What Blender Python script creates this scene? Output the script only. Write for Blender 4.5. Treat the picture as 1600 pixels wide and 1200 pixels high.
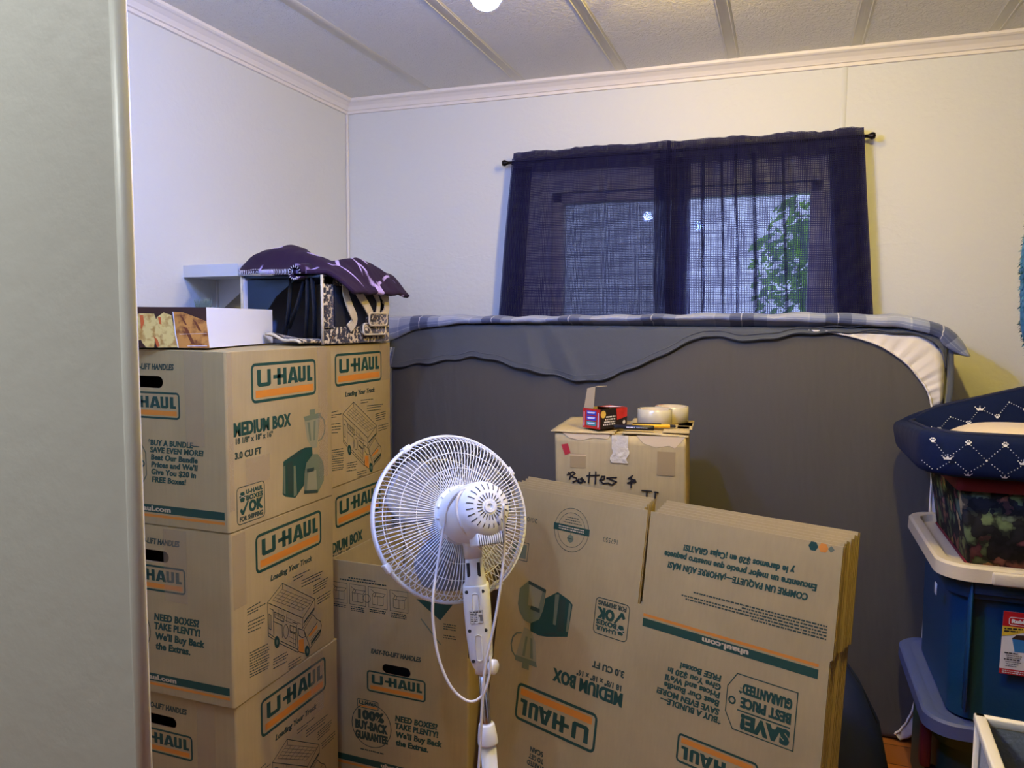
import bpy, bmesh, math, random
from mathutils import Vector, Matrix, noise
from mathutils.geometry import tessellate_polygon
random.seed(7)
for _o in list(bpy.data.objects): bpy.data.objects.remove(_o)
S = bpy.context.scene
COL = S.collection
PI = math.pi

# ------------------------------------------------------------------ camera
cd = bpy.data.cameras.new('camera')
cam = bpy.data.objects.new('camera', cd); COL.objects.link(cam)
cd.sensor_width = 36.0; cd.lens = 1190/1600*36; cd.clip_start = .02
_R = ((0.9412939, -0.0351973, 0.3357484), (0.3375050, 0.0760260, -0.9382486), (0.0074982, 0.9964844, 0.0834421))
cam.matrix_world = Matrix(((*_R[0], 0), (*_R[1], 0), (*_R[2], 1.36), (0, 0, 0, 1)))
S.camera = cam

# ------------------------------------------------------------------ world / exposure
w = bpy.data.worlds.new('sky'); S.world = w; w.use_nodes = True
nt = w.node_tree; bgn = nt.nodes['Background']
bgn.inputs['Color'].default_value = (.50, .60, .95, 1); bgn.inputs['Strength'].default_value = 2.6     # pale blue daylight sky
S.view_settings.view_transform = 'Standard'; S.view_settings.look = 'None'
S.view_settings.gamma = 1; S.view_settings.use_curve_mapping = False
S.view_settings.exposure = 0.0
COOL_W, COOL_FILL_W, WARM_W, WARM2_W, HALL_FILL_W = 38.0, 26.0, 45.0, 14.0, 17.0
COOL_C, COOL_FILL_C, WARM_C, WARM2_C, HALL_FILL_C = (.09, .22, 1.0), (.34, .50, 1.0), (1.0, .74, .14), (1.0, .68, .10), (.96, 1.0, .96)

# ------------------------------------------------------------------ materials
def srgb(r, g, b):
    f = lambda c: (c/255/12.92 if c/255 <= .04045 else ((c/255+.055)/1.055)**2.4)
    return (f(r), f(g), f(b), 1)
MATS = {}
def mat(name, col, rough=.6, metal=0, spec=.4, bump=0, bscale=40, var=0, vscale=6, sheen=0, coat=0, stretch=None):
    if name in MATS: return MATS[name]
    m = bpy.data.materials.new(name); m.use_nodes = True; MATS[name] = m
    n = m.node_tree.nodes; l = m.node_tree.links; b = n['Principled BSDF']
    b.inputs['Base Color'].default_value = col; b.inputs['Roughness'].default_value = rough
    b.inputs['Metallic'].default_value = metal; b.inputs['Specular IOR Level'].default_value = spec
    if sheen: b.inputs['Sheen Weight'].default_value = sheen
    if coat: b.inputs['Coat Weight'].default_value = coat
    if var or bump:
        tc = n.new('ShaderNodeTexCoord'); mp = n.new('ShaderNodeMapping'); l.new(tc.outputs['Object'], mp.inputs['Vector'])
        if stretch: mp.inputs['Scale'].default_value = stretch
    if var:
        t = n.new('ShaderNodeTexNoise'); t.inputs['Scale'].default_value = vscale; t.inputs['Detail'].default_value = 5
        l.new(mp.outputs[0], t.inputs['Vector'])
        mx = n.new('ShaderNodeMix'); mx.data_type = 'RGBA'
        mx.inputs['A'].default_value = tuple(c*(1-var) for c in col[:3])+(1,)
        mx.inputs['B'].default_value = tuple(min(1, c*(1+var)) for c in col[:3])+(1,)
        l.new(t.outputs['Fac'], mx.inputs['Factor']); l.new(mx.outputs['Result'], b.inputs['Base Color'])
    if bump:
        t2 = n.new('ShaderNodeTexNoise'); t2.inputs['Scale'].default_value = bscale; t2.inputs['Detail'].default_value = 4
        l.new(mp.outputs[0], t2.inputs['Vector'])
        bp = n.new('ShaderNodeBump'); bp.inputs['Strength'].default_value = bump; bp.inputs['Distance'].default_value = .01
        l.new(t2.outputs['Fac'], bp.inputs['Height']); l.new(bp.outputs['Normal'], b.inputs['Normal'])
    return m
def emis(name, col, strength):
    m = bpy.data.materials.new(name); m.use_nodes = True; MATS[name] = m
    b = m.node_tree.nodes['Principled BSDF']
    b.inputs['Base Color'].default_value = (1, 1, 1, 1)
    b.inputs['Emission Color'].default_value = (*col, 1); b.inputs['Emission Strength'].default_value = strength
    return m
def N(m): return m.node_tree.nodes, m.node_tree.links, m.node_tree.nodes['Principled BSDF']
def ramp(n, pts, interp='LINEAR'):
    r = n.new('ShaderNodeValToRGB'); r.color_ramp.interpolation = interp
    e = r.color_ramp.elements
    while len(e) < len(pts): e.new(.5)
    for i, (p, c) in enumerate(pts):
        e[i].position = p; e[i].color = c if len(c) == 4 else (*c, 1)
    return r

# ------------------------------------------------------------------ mesh builder
class MB:
    def __init__(s): s.v = []; s.f = []; s.mi = []; s.sm = []; s.uv = None
    def add(s, vs, fs, mi=0, sm=False):
        o = len(s.v); s.v += [tuple(p) for p in vs]
        for f in fs: s.f.append(tuple(i+o for i in f)); s.mi.append(mi); s.sm.append(sm)
        return s
    def box(s, lo, hi, bev=0, seg=2, M=None, mi=0):
        bm = bmesh.new(); bmesh.ops.create_cube(bm, size=1)
        c = [(a+b)/2 for a, b in zip(lo, hi)]; d = [b-a for a, b in zip(lo, hi)]
        for q in bm.verts: q.co = Vector((q.co[i]*d[i]+c[i] for i in range(3)))
        if bev: bmesh.ops.bevel(bm, geom=bm.edges[:], offset=min(bev, min(d)*.49), segments=seg, affect='EDGES', profile=.5)
        s.bm(bm, M, mi, sm=bool(bev)); return s
    def bm(s, bm, M=None, mi=0, sm=False):
        bm.verts.index_update()
        s.add([(M @ q.co if M else q.co) for q in bm.verts], [[q.index for q in f.verts] for f in bm.faces], mi, sm); bm.free()
    def tube(s, pts, r, n=8, closed=False, mi=0, cap=True, flat=None):
        """r number or list; flat=(ratio) squashes second axis"""
        P = [Vector(p) for p in pts]; k = len(P); R = r if isinstance(r, (list, tuple)) else [r]*k
        vs = []; fs = []; prev = None
        for i in range(k):
            t = (P[(i+1) % k]-P[(i-1) % k]) if closed else (P[min(i+1, k-1)]-P[max(i-1, 0)])
            t.normalize() if t.length else None
            if prev is None:
                a = Vector((0, 0, 1)) if abs(t.z) < .9 else Vector((1, 0, 0)); u = t.cross(a).normalized()
            else:
                u = prev-t*prev.dot(t)
                u = u.normalized() if u.length > 1e-6 else t.orthogonal().normalized()
            prev = u; q = t.cross(u)
            for j in range(n):
                a = 2*PI*j/n; vs.append(P[i]+u*math.cos(a)*R[i]+q*math.sin(a)*R[i]*(flat or 1))
        m = k if closed else k-1
        for i in range(m):
            for j in range(n):
                a = i*n+j; b = i*n+(j+1) % n; c = ((i+1) % k)*n+(j+1) % n; d = ((i+1) % k)*n+j
                fs.append((a, b, c, d))
        if cap and not closed:
            fs.append(tuple(range(n-1, -1, -1))); fs.append(tuple(range((k-1)*n, k*n)))
        return s.add(vs, fs, mi, True)
    def loft(s, secs, cap0=True, cap1=True, mi=0, sm=True, closed=True):
        k = len(secs[0]); vs = [p for c in secs for p in c]; fs = []
        for i in range(len(secs)-1):
            for j in range(k if closed else k-1):
                a = i*k+j; b = i*k+(j+1) % k; fs.append((a, b, b+k, a+k))
        if cap0: fs.append(tuple(range(k-1, -1, -1)))
        if cap1: o = (len(secs)-1)*k; fs.append(tuple(range(o, o+k)))
        return s.add(vs, fs, mi, sm)
    def lathe(s, prof, n=32, M=None, mi=0, cap=False):
        secs = [[Vector((r*math.cos(2*PI*j/n), r*math.sin(2*PI*j/n), z)) for j in range(n)] for r, z in prof]
        if M: secs = [[M @ p for p in c] for c in secs]
        return s.loft(secs, cap, cap, mi)
    def grid(s, fn, nu, nv, mi=0, sm=True, uv=False, closed_u=False):
        vs = [fn(i/nu, j/nv) for j in range(nv+1) for i in range(nu+1)]
        fs = [(j*(nu+1)+i, j*(nu+1)+i+1, (j+1)*(nu+1)+i+1, (j+1)*(nu+1)+i) for j in range(nv) for i in range(nu)]
        if uv: s.uv = [(i/nu, j/nv) for j in range(nv+1) for i in range(nu+1)]
        return s.add(vs, fs, mi, sm)
    def prism(s, poly, axis_o, U, V, W, d, mi=0):
        """extrude 2D poly (in U,V from origin) by d along W"""
        o = Vector(axis_o); U = Vector(U); V = Vector(V); W = Vector(W); k = len(poly)
        a = [o+U*p[0]+V*p[1] for p in poly]; b = [p+W*d for p in a]
        tr = tessellate_polygon([[Vector((p[0], p[1], 0)) for p in poly]])
        fs = [tuple(reversed(t)) for t in tr]+[tuple(i+k for i in t) for t in tr]
        fs += [(i, (i+1) % k, (i+1) % k+k, i+k) for i in range(k)]
        return s.add(a+b, fs, mi)
    def build(s, name, mats, parent=None, recalc=True, **props):
        me = bpy.data.meshes.new(name); me.from_pydata(s.v, [], s.f)
        if not isinstance(mats, (list, tuple)): mats = [mats]
        for m in mats: me.materials.append(m)
        me.polygons.foreach_set('material_index', s.mi); me.polygons.foreach_set('use_smooth', s.sm)
        if s.uv and len(s.uv) == len(s.v):
            ul = me.uv_layers.new(name='uv')
            for lp in me.loops: ul.data[lp.index].uv = s.uv[lp.vertex_index]
        if recalc:
            b = bmesh.new(); b.from_mesh(me); bmesh.ops.recalc_face_normals(b, faces=b.faces[:]); b.to_mesh(me); b.free()
        me.update()
        o = bpy.data.objects.new(name, me); COL.objects.link(o)
        if parent: o.parent = parent
        for k_, v_ in props.items(): o[k_] = v_
        return o
def thing(name, label, cat, loc=(0, 0, 0), rz=0, group=None):
    o = bpy.data.objects.new(name, None); COL.objects.link(o); o.empty_display_size = .05
    o.location = loc; o.rotation_euler = (0, 0, rz); o['label'] = label; o['category'] = cat
    if group: o['group'] = group
    return o
def tag(o, label, cat, group=None):
    o['label'] = label; o['category'] = cat
    if group: o['group'] = group
    return o
def autosmooth(o, ang=35):
    b = bmesh.new(); b.from_mesh(o.data); a = math.radians(ang)
    for e in b.edges: e.smooth = len(e.link_faces) == 2 and e.calc_face_angle(0) < a
    b.to_mesh(o.data); b.free(); return o
def rrect(hx, hy, r, seg=5, cx=0, cy=0):
    pts = []
    for (sx, sy, a0) in ((1, -1, -PI/2), (1, 1, 0), (-1, 1, PI/2), (-1, -1, PI)):
        for i in range(seg+1):
            a = a0+PI/2*i/seg
            pts.append((cx+sx*(hx-r)+r*math.cos(a), cy+sy*(hy-r)+r*math.sin(a)))
    return pts
def interp(tab, x):
    if x <= tab[0][0]: return tab[0][1]
    for (a, b), (c, d) in zip(tab, tab[1:]):
        if x <= c: return b+(d-b)*(x-a)/(c-a)
    return tab[-1][1]
def spline(pts, k=6):
    P = [Vector(p) for p in pts]; out = []
    for i in range(len(P)-1):
        p0 = P[max(i-1, 0)]; p1 = P[i]; p2 = P[i+1]; p3 = P[min(i+2, len(P)-1)]
        for j in range(k):
            t = j/k
            out.append(.5*((2*p1)+(p2-p0)*t+(2*p0-5*p1+4*p2-p3)*t*t+(3*p1-p0-3*p2+p3)*t**3))
    out.append(P[-1]); return out
def nz(x, y, z, s): return noise.noise(Vector((x*s, y*s, z*s)))

# ------------------------------------------------------------------ flat printing (words, logos) laid on a surface
_TXT = {}
def text_geo(t, bold=.0, shear=0.):
    k = (t, bold, shear)
    if k in _TXT: return _TXT[k]
    cu = bpy.data.curves.new('t', 'FONT'); cu.body = t; cu.size = 1; cu.offset = bold; cu.shear = shear; cu.resolution_u = 3
    cu.space_character = 1+bold*1.5
    ob = bpy.data.objects.new('t', cu); me = bpy.data.meshes.new_from_object(ob)
    vs = [(p.co.x, p.co.y) for p in me.vertices]; fs = [tuple(p.vertices) for p in me.polygons]
    bpy.data.objects.remove(ob); bpy.data.curves.remove(cu); bpy.data.meshes.remove(me)
    _TXT[k] = (vs, fs); return _TXT[k]
CAPH = max(p[1] for p in text_geo('H')[0])
class Print:
    """flat shapes in (u, v) metres; colours are material slots"""
    def __init__(s): s.items = []
    def raw(s, vs, fs, c, lay=1): s.items.append((vs, fs, c, lay)); return s
    def poly(s, pts, c, lay=1):
        tr = tessellate_polygon([[Vector((p[0], p[1], 0)) for p in pts]])
        return s.raw(pts, [tuple(t) for t in tr], c, lay)
    def rect(s, x0, y0, x1, y1, c, lay=1): return s.raw([(x0, y0), (x1, y0), (x1, y1), (x0, y1)], [(0, 1, 2, 3)], c, lay)
    def line(s, pts, wd, c, lay=1, closed=False):
        for a, b in zip(pts, pts[1:]+(pts[:1] if closed else [])):
            dx, dy = b[0]-a[0], b[1]-a[1]; L = math.hypot(dx, dy) or 1; nx, ny = -dy/L*wd/2, dx/L*wd/2; ex, ey = dx/L*wd*.4, dy/L*wd*.4
            s.raw([(a[0]+nx-ex, a[1]+ny-ey), (a[0]-nx-ex, a[1]-ny-ey), (b[0]-nx+ex, b[1]-ny+ey), (b[0]+nx+ex, b[1]+ny+ey)], [(0, 1, 2, 3)], c, lay)
        return s
    def loop(s, outer, inner, c, lay=1):
        k = len(outer); return s.raw(outer+inner, [(i, (i+1) % k, (i+1) % k+k, i+k) for i in range(k)], c, lay)
    def frame(s, x0, y0, x1, y1, r, wd, c, lay=1):
        cx, cy, hx, hy = (x0+x1)/2, (y0+y1)/2, (x1-x0)/2, (y1-y0)/2
        return s.loop(rrect(hx, hy, r, 4, cx, cy), rrect(hx-wd, hy-wd, max(r-wd, .001), 4, cx, cy), c, lay)
    def circle(s, cx, cy, r, c, lay=1, n=20, ry=None): return s.poly([(cx+r*math.cos(2*PI*i/n), cy+(ry or r)*math.sin(2*PI*i/n)) for i in range(n)], c, lay)
    def ring(s, cx, cy, r, wd, c, lay=1, n=32):
        f = lambda q: [(cx+q*math.cos(2*PI*i/n), cy+q*math.sin(2*PI*i/n)) for i in range(n)]
        return s.loop(f(r), f(r-wd), c, lay)
    def text(s, t, x0, x1, y0, cap, c, bold=.02, shear=0, lay=1):
        vs, fs = text_geo(t, bold*1.15, shear)
        a = min(p[0] for p in vs); b = max(p[0] for p in vs); kx = (x1-x0)/(b-a); ky = cap/CAPH
        e = .034*abs(cap) if bold >= .03 else 0                     # heavier upright strokes
        for i, dx in enumerate((-e, e) if e else (0,)): s.raw([(x0+(p[0]-a)*kx+dx, y0+p[1]*ky) for p in vs], fs, c, lay+i*.4)
        return s
    def micro(s, x0, x1, y, hgt, c, lay=1, slope=0, rnd=None):
        """a row of print too small to read"""
        rr = rnd or random; x = x0
        while x < x1:
            wd = hgt*rr.uniform(.8, 3.2); e = min(x+wd, x1); k = slope
            s.raw([(x, y+(x-x0)*k), (e, y+(e-x0)*k), (e, y+hgt+(e-x0)*k), (x, y+hgt+(x-x0)*k)], [(0, 1, 2, 3)], c, lay); x = e+hgt*.55
        return s
    def put(s, mb, fn, slots, step=.00025):
        for vs, fs, c, lay in s.items: mb.add([fn(p[0], p[1], step*lay) for p in vs], fs, slots[c])
        return s
    def moved(s, f):
        q = Print(); q.items = [([f(*p) for p in vs], fs, c, l) for vs, fs, c, l in s.items]; return q
TRUCK = [[(0.1921,0.2449),(0.3358,0.1525),(0.2784,0.1195),(0.1298,0.2152),(0.1921,0.2449)],[(0.1298,0.2152),(0.1307,0.1281)],[(0.2784,0.1195),(0.2766,0.0903)],[(0.3358,0.1525),(0.3362,0.1251),(0.2766,0.0903)],[(0.1921,0.2449),(0.1931,0.2305)],[(0.1309,0.1359),(0.155,0.1145)],[(0.179,0.0953),(0.2535,0.0416)],[(0.1307,0.1281),(0.1535,0.1092)],[(0.1765,0.0897),(0.2543,0.0329),(0.2562,0.0483)],[(0.3252,0.1131),(0.3436,0.0917),(0.3624,0.0781),(0.3665,0.0651),(0.3616,0.0441),(0.3096,0.0198)],[(0.2503,0.1098),(0.2521,0.0656),(0.2558,0.0344),(0.2845,0.017)],[(0.2826,0.0848),(0.2948,0.0572),(0.3477,0.0821)],[(0.2826,0.0848),(0.3252,0.1115)],[(0.256,0.0989),(0.2826,0.0832),(0.2898,0.063),(0.2744,0.0654),(0.2595,0.0782),(0.256,0.0989)],[(0.2948,0.0572),(0.3097,0.023)],[(0.1394,0.1966),(0.1527,0.1873),(0.153,0.1207)],[(0.1346,0.1837),(0.1424,0.1779),(0.1422,0.1397),(0.1343,0.1457),(0.1346,0.1837)],[(0.1518,0.1581),(0.188,0.1338),(0.188,0.1007)],[(0.157,0.1813),(0.198,0.1542),(0.1953,0.1401),(0.1588,0.1658),(0.157,0.1813)],[(0.2206,0.1029),(0.2447,0.0872),(0.2438,0.0534)],[(0.2211,0.1211),(0.2477,0.1047),(0.2473,0.0893),(0.2207,0.106),(0.2211,0.1211)],[(0.231,0.1265),(0.2554,0.111)],[(0.3128,0.041),(0.3536,0.057)],[(0.315,0.024),(0.3587,0.0387)]]
TRUCK_THIN = [[(0.1908,0.2295),(0.1512,0.2144)],[(0.209,0.2185),(0.1678,0.2044)],[(0.2276,0.2073),(0.1847,0.1943)],[(0.2466,0.1958),(0.2019,0.184)],[(0.2659,0.1842),(0.2194,0.1735)],[(0.2856,0.1724),(0.2373,0.1628)],[(0.3056,0.1603),(0.2554,0.1519)],[(0.3261,0.148),(0.2738,0.1409)],[(0.1908,0.2295),(0.3261,0.148)],[(0.1807,0.2256),(0.3128,0.1462)],[(0.1708,0.2219),(0.2997,0.1444)],[(0.1609,0.2181),(0.2867,0.1426)],[(0.1512,0.2144),(0.2738,0.1409)],[(0.2074,0.1476),(0.2703,0.1053)],[(0.2001,0.1428),(0.2357,0.1186)],[(0.1614,0.1738),(0.1933,0.1529)],[(0.1658,0.1677),(0.1955,0.1476)],[(0.1754,0.1805),(0.17,0.1557)],[(0.1869,0.1748),(0.1814,0.1484)],[(0.1937,0.1693),(0.1919,0.1384)],[(0.2356,0.1155),(0.234,0.0544)],[(0.2155,0.0927),(0.2443,0.0719)],[(0.2151,0.0806),(0.244,0.0596)],[(0.2076,0.1566),(0.2061,0.136)],[(0.2266,0.1435),(0.2251,0.1257)]]
TRUCK_OR = [[(0.2592,0.0652),(0.282,0.0598),(0.2835,0.0196),(0.2593,0.0329)],[(0.3054,0.0593),(0.3459,0.0747),(0.3484,0.0656),(0.3094,0.0532)]]
TRUCK_GR = [[(0.3154,0.0367),(0.3635,0.0564),(0.3622,0.0471),(0.3162,0.0268)],[(0.2832,0.1066),(0.3337,0.1292),(0.3335,0.1245),(0.283,0.1004)]]
TRUCK_WH = [[(0.1756,0.0936),(0.1746,0.0877),(0.1721,0.0834),(0.1684,0.0814),(0.1642,0.0819),(0.16,0.0848),(0.1566,0.0898),(0.1544,0.096),(0.1538,0.1025),(0.1548,0.1084),(0.1573,0.1127),(0.1609,0.1148),(0.1651,0.1143),(0.1693,0.1114),(0.1727,0.1065),(0.175,0.1002)],[(0.3079,0.0141),(0.3069,0.0084),(0.3043,0.0043),(0.3005,0.0025),(0.2961,0.0031),(0.2918,0.0062),(0.2882,0.0112),(0.2859,0.0173),(0.2852,0.0237),(0.2862,0.0293),(0.2887,0.0334),(0.2925,0.0353),(0.2969,0.0347),(0.3012,0.0317),(0.3048,0.0267),(0.3072,0.0206)]]
TRUCK_OV = [[(0.2135,0.1073),(0.2125,0.1004),(0.21,0.0952),(0.2065,0.0925),(0.2025,0.0927),(0.1986,0.0957),(0.1953,0.1011),(0.1933,0.108),(0.1927,0.1154),(0.1937,0.1222),(0.1961,0.1274),(0.1995,0.1301),(0.2036,0.13),(0.2075,0.127),(0.2108,0.1217),(0.2129,0.1147),(0.2135,0.1073)]]
TRUCK_TX = [[(0.2367,0.2454),(0.3152,0.2422)],[(0.2365,0.2363),(0.284,0.2364)],[(0.276,0.2234),(0.3795,0.2188)],[(0.2758,0.2157),(0.3683,0.2126)],[(0.2755,0.207),(0.3653,0.2029)],[(0.3298,0.1898),(0.4014,0.1922)],[(0.3296,0.1835),(0.3984,0.1849)],[(0.3295,0.1762),(0.3954,0.1777)],[(0.3303,0.1689),(0.3896,0.1698)],[(0.3476,0.1484),(0.4165,0.1492)],[(0.3491,0.1405),(0.4163,0.1409)],[(0.35,0.1324),(0.4087,0.1336)],[(0.1488,0.057),(0.2072,0.0539)],[(0.1486,0.0506),(0.2117,0.0452)],[(0.1484,0.0438),(0.2044,0.0392)],[(0.1481,0.0335),(0.2041,0.0286)],[(0.211,0.018),(0.268,0.0151)],[(0.2108,0.0104),(0.2678,0.0073)],[(0.212,0.0027),(0.2474,0.002)]]
TRUCK_TX2 = [[(0.0532,0.2248),(0.1037,0.2265)],[(0.053,0.2176),(0.1225,0.2152)],[(0.0528,0.2109),(0.0946,0.2097)],[(0.0538,0.1909),(0.1156,0.1876)],[(0.0535,0.1825),(0.1179,0.178)],[(0.0533,0.1742),(0.115,0.1704)],[(0.053,0.1659),(0.1017,0.161)],[(0.0595,0.1123),(0.1281,0.108)],[(0.0593,0.1056),(0.1332,0.0989)],[(0.0591,0.0988),(0.133,0.0919)],[(0.0589,0.0921),(0.1275,0.0871)],[(0.0586,0.0854),(0.1326,0.0779)],[(0.0584,0.0786),(0.1324,0.0709)],[(0.0582,0.0719),(0.1269,0.0662)],[(0.058,0.0652),(0.1319,0.0569)],[(0.0578,0.0584),(0.1317,0.0499)],[(0.0576,0.0517),(0.1262,0.0453)]]
TOAST = [[(0.207,0.1345),(0.2335,0.1415),(0.2757,0.1528),(0.301,0.1564),(0.3342,0.1528),(0.3372,0.1241),(0.308,0.1147),(0.2974,0.086),(0.2948,0.0547),(0.2547,0.0284),(0.2137,0.0406),(0.2012,0.0496)]]
TOAST_D = [[(0.2202,0.1269),(0.2442,0.1301),(0.2447,0.0445),(0.2256,0.0418)],[(0.2352,0.1391),(0.2792,0.1501),(0.2899,0.1473),(0.2506,0.1344)]]
TOAST_L = [[(0.2494,0.1154),(0.2588,0.1147),(0.262,0.0365),(0.2479,0.0331)],[(0.2066,0.122),(0.2143,0.1227),(0.2132,0.047),(0.2056,0.0508)]]
BASE = [[(0.308,0.1147),(0.3375,0.1329),(0.3602,0.1292),(0.3792,0.1114),(0.3886,0.0915),(0.3876,0.0484),(0.3576,0.0204),(0.2942,0.0318),(0.2974,0.086)]]
BASE_L = [[(0.3139,0.0851),(0.3515,0.087),(0.354,0.0302),(0.3053,0.0382)]]
BASE_D = [[(0.3075,0.0972),(0.3422,0.0954),(0.3401,0.0846),(0.3084,0.0872)],[(0.2944,0.0405),(0.3578,0.0294),(0.3576,0.0204),(0.2942,0.0313)]]
JUG = [[(0.301,0.2281),(0.3761,0.229),(0.3611,0.1683),(0.3568,0.1477),(0.3341,0.1501),(0.3125,0.1754)]]
JUG_D = [[(0.2967,0.2406),(0.3764,0.2429),(0.378,0.2292),(0.3028,0.2273)],[(0.3248,0.2559),(0.3499,0.2565),(0.3496,0.2421),(0.3252,0.2416)]]
JUG_L = [[(0.3137,0.2233),(0.3247,0.223),(0.3309,0.1705),(0.3235,0.1716)],[(0.3435,0.224),(0.3529,0.224),(0.3478,0.1702),(0.3403,0.1702)]]
JUG_H = [[(0.3781,0.2322),(0.3916,0.2215),(0.3971,0.2039),(0.3935,0.184),(0.3806,0.1699),(0.3657,0.1654)]]
HW = [[(0.0417,0.9298),(0.0476,0.9222),(0.0439,0.9107)],[(0.0379,0.9232),(0.0538,0.9328),(0.0596,0.9277),(0.0492,0.9191),(0.0637,0.9151),(0.0653,0.9088),(0.0542,0.9034)],[(0.0701,0.9123),(0.0686,0.9042),(0.0782,0.9032),(0.0844,0.91),(0.0796,0.9161),(0.0749,0.9126),(0.0893,0.9055)],[(0.1015,0.9333),(0.0988,0.9045)],[(0.1188,0.936),(0.1178,0.9025)],[(0.0937,0.9233),(0.1284,0.927)],[(0.1302,0.9128),(0.1427,0.9168),(0.1441,0.9248),(0.1363,0.9243),(0.1318,0.9129),(0.1398,0.9039),(0.1554,0.9065)],[(0.1769,0.9236),(0.1504,0.9204),(0.1771,0.911),(0.1648,0.9023),(0.1554,0.9049)],[(0.2215,0.931),(0.2109,0.9225),(0.2294,0.919),(0.2081,0.9098),(0.2311,0.9144)],[(0.2185,0.9277),(0.2182,0.8978)],[(0.2484,0.891),(0.2743,0.8905)],[(0.2622,0.8897),(0.2617,0.8693)],[(0.2835,0.8889),(0.2926,0.8877)],[(0.285,0.8881),(0.2848,0.8678)]]
# ------------------------------------------------------------------ room
XL, XR, YB, HC = -1.85, 1.32, 2.985, 2.305       # left wall, right wall, back wall, ceiling
YF, TF, XD0, XD1 = .40, .09, -.41, .56            # wall with the doorway, its thickness, the opening
m_wall = mat('wall_paint', srgb(214, 216, 212), .55, bump=.16, bscale=55)
def wallmat():
    n, l, b = N(m_wall)
    tc = n.new('ShaderNodeTexCoord'); v = n.new('ShaderNodeTexNoise'); v.inputs['Scale'].default_value = 3.2; v.inputs['Detail'].default_value = 6
    mp = n.new('ShaderNodeMapping'); mp.inputs['Scale'].default_value = (1, 1, 2.2); mp.inputs['Rotation'].default_value = (.3, .2, 0)
    l.new(tc.outputs['Object'], mp.inputs[0]); l.new(mp.outputs[0], v.inputs['Vector'])
    r = ramp(n, [(0, (0, 0, 0)), (.60, (0, 0, 0)), (.615, (1, 1, 1)), (.635, (0, 0, 0))]); l.new(v.outputs['Fac'], r.inputs[0])
    bp = n.new('ShaderNodeBump'); bp.inputs['Strength'].default_value = .12; bp.inputs['Distance'].default_value = .004
    l.new(r.outputs[0], bp.inputs['Height'])
    old = [x for x in n if x.type == 'BUMP' and x != bp][0]; l.new(old.outputs[0], bp.inputs['Normal']); l.new(bp.outputs[0], b.inputs['Normal'])
wallmat()
m_trim = mat('trim_paint', srgb(232, 226, 216), .45)
m_ceil = mat('ceiling_panel', srgb(216, 214, 203), .42, spec=.35)
def ceilmat():
    n, l, b = N(m_ceil)
    tc = n.new('ShaderNodeTexCoord'); t = n.new('ShaderNodeTexNoise'); t.inputs['Scale'].default_value = 62; t.inputs['Detail'].default_value = 2; t.inputs['Distortion'].default_value = 1.3
    l.new(tc.outputs['Object'], t.inputs['Vector'])
    r = ramp(n, [(.42, (0, 0, 0)), (.55, (1, 1, 1))]); l.new(t.outputs['Fac'], r.inputs[0])
    bp = n.new('ShaderNodeBump'); bp.inputs['Strength'].default_value = .55; bp.inputs['Distance'].default_value = .0035
    l.new(r.outputs[0], bp.inputs['Height']); l.new(bp.outputs[0], b.inputs['Normal'])
ceilmat()
m_batten = mat('ceiling_batten', srgb(216, 214, 203), .42)
m_floor = mat('floor_wood', srgb(176, 112, 52), .4)
def floormat():
    n, l, b = N(m_floor)
    tc = n.new('ShaderNodeTexCoord'); br = n.new('ShaderNodeTexBrick'); l.new(tc.outputs['Object'], br.inputs['Vector'])
    br.inputs['Scale'].default_value = 1; br.inputs['Brick Width'].default_value = 1.1; br.inputs['Row Height'].default_value = .12; br.inputs['Mortar Size'].default_value = .002
    br.inputs['Color1'].default_value = srgb(176, 108, 46); br.inputs['Color2'].default_value = srgb(148, 90, 38); br.inputs['Mortar'].default_value = srgb(60, 36, 18)
    l.new(br.outputs['Color'], b.inputs['Base Color'])
floormat()
m_bounce_cut = mat('bounce_cut_brown', srgb(66, 44, 28), .5, var=.3, vscale=5, stretch=(6, 6, .6))  # dark brown invented for the unseen walls to cut bounced light
def struct(mb, name, m, **k):
    o = mb.build(name, m, **k); o['kind'] = 'structure'; return o
YH = -1.5
struct(MB().box((XL-.1, YH-.1, -.08), (XR+.1, YB+.1, 0)), 'floor', m_floor)
struct(MB().box((XL-.1, YH-.1, HC), (XR+.1, YB+.1, HC+.08)), 'ceiling', m_ceil)
struct(MB().box((XL-.1, 1.018, 0), (XL, YB+.1, HC)), 'wall_left', m_wall)
struct(MB().box((XL-.1, YH-.1, 0), (XL, 1.018, HC)), 'wall_hall_left', m_bounce_cut)
struct(MB().box((XR, .45, 0), (XR+.1, YB+.1, HC)), 'wall_right', m_bounce_cut)
struct(MB().box((XR, YH-.1, 0), (XR+.1, .45, HC)), 'wall_hall_right', m_bounce_cut)
struct(MB().box((XL, YH-.1, 0), (XR, YH, HC)), 'wall_hall', m_bounce_cut)
# back wall with a window opening
WX0, WX1, WZ0, WZ1 = -.905, .108, .98, 1.872
b = MB()
b.box((XL, YB, 0), (WX0, YB+.1, HC)); b.box((WX1, YB, 0), (XR, YB+.1, HC)); b.box((WX0, YB, 0), (WX1, YB+.1, WZ0)); b.box((WX0, YB, WZ1), (WX1, YB+.1, HC))
struct(b, 'wall_back', m_wall)
# wall around the doorway, its near end rounded
m_dim = mat('partition_paint', srgb(206, 207, 203), .5, bump=.12, bscale=30)
PY0, PY1, PX = .60, .620, -.623                  # thin closet partition on the left
struct(MB().box((XL, PY0, 0), (PX-.0165, PY1, HC)), 'wall_closet', m_dim)
struct(MB().box((XD1, YF, 0), (XR, YF+TF, HC)), 'wall_front', m_bounce_cut)
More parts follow.
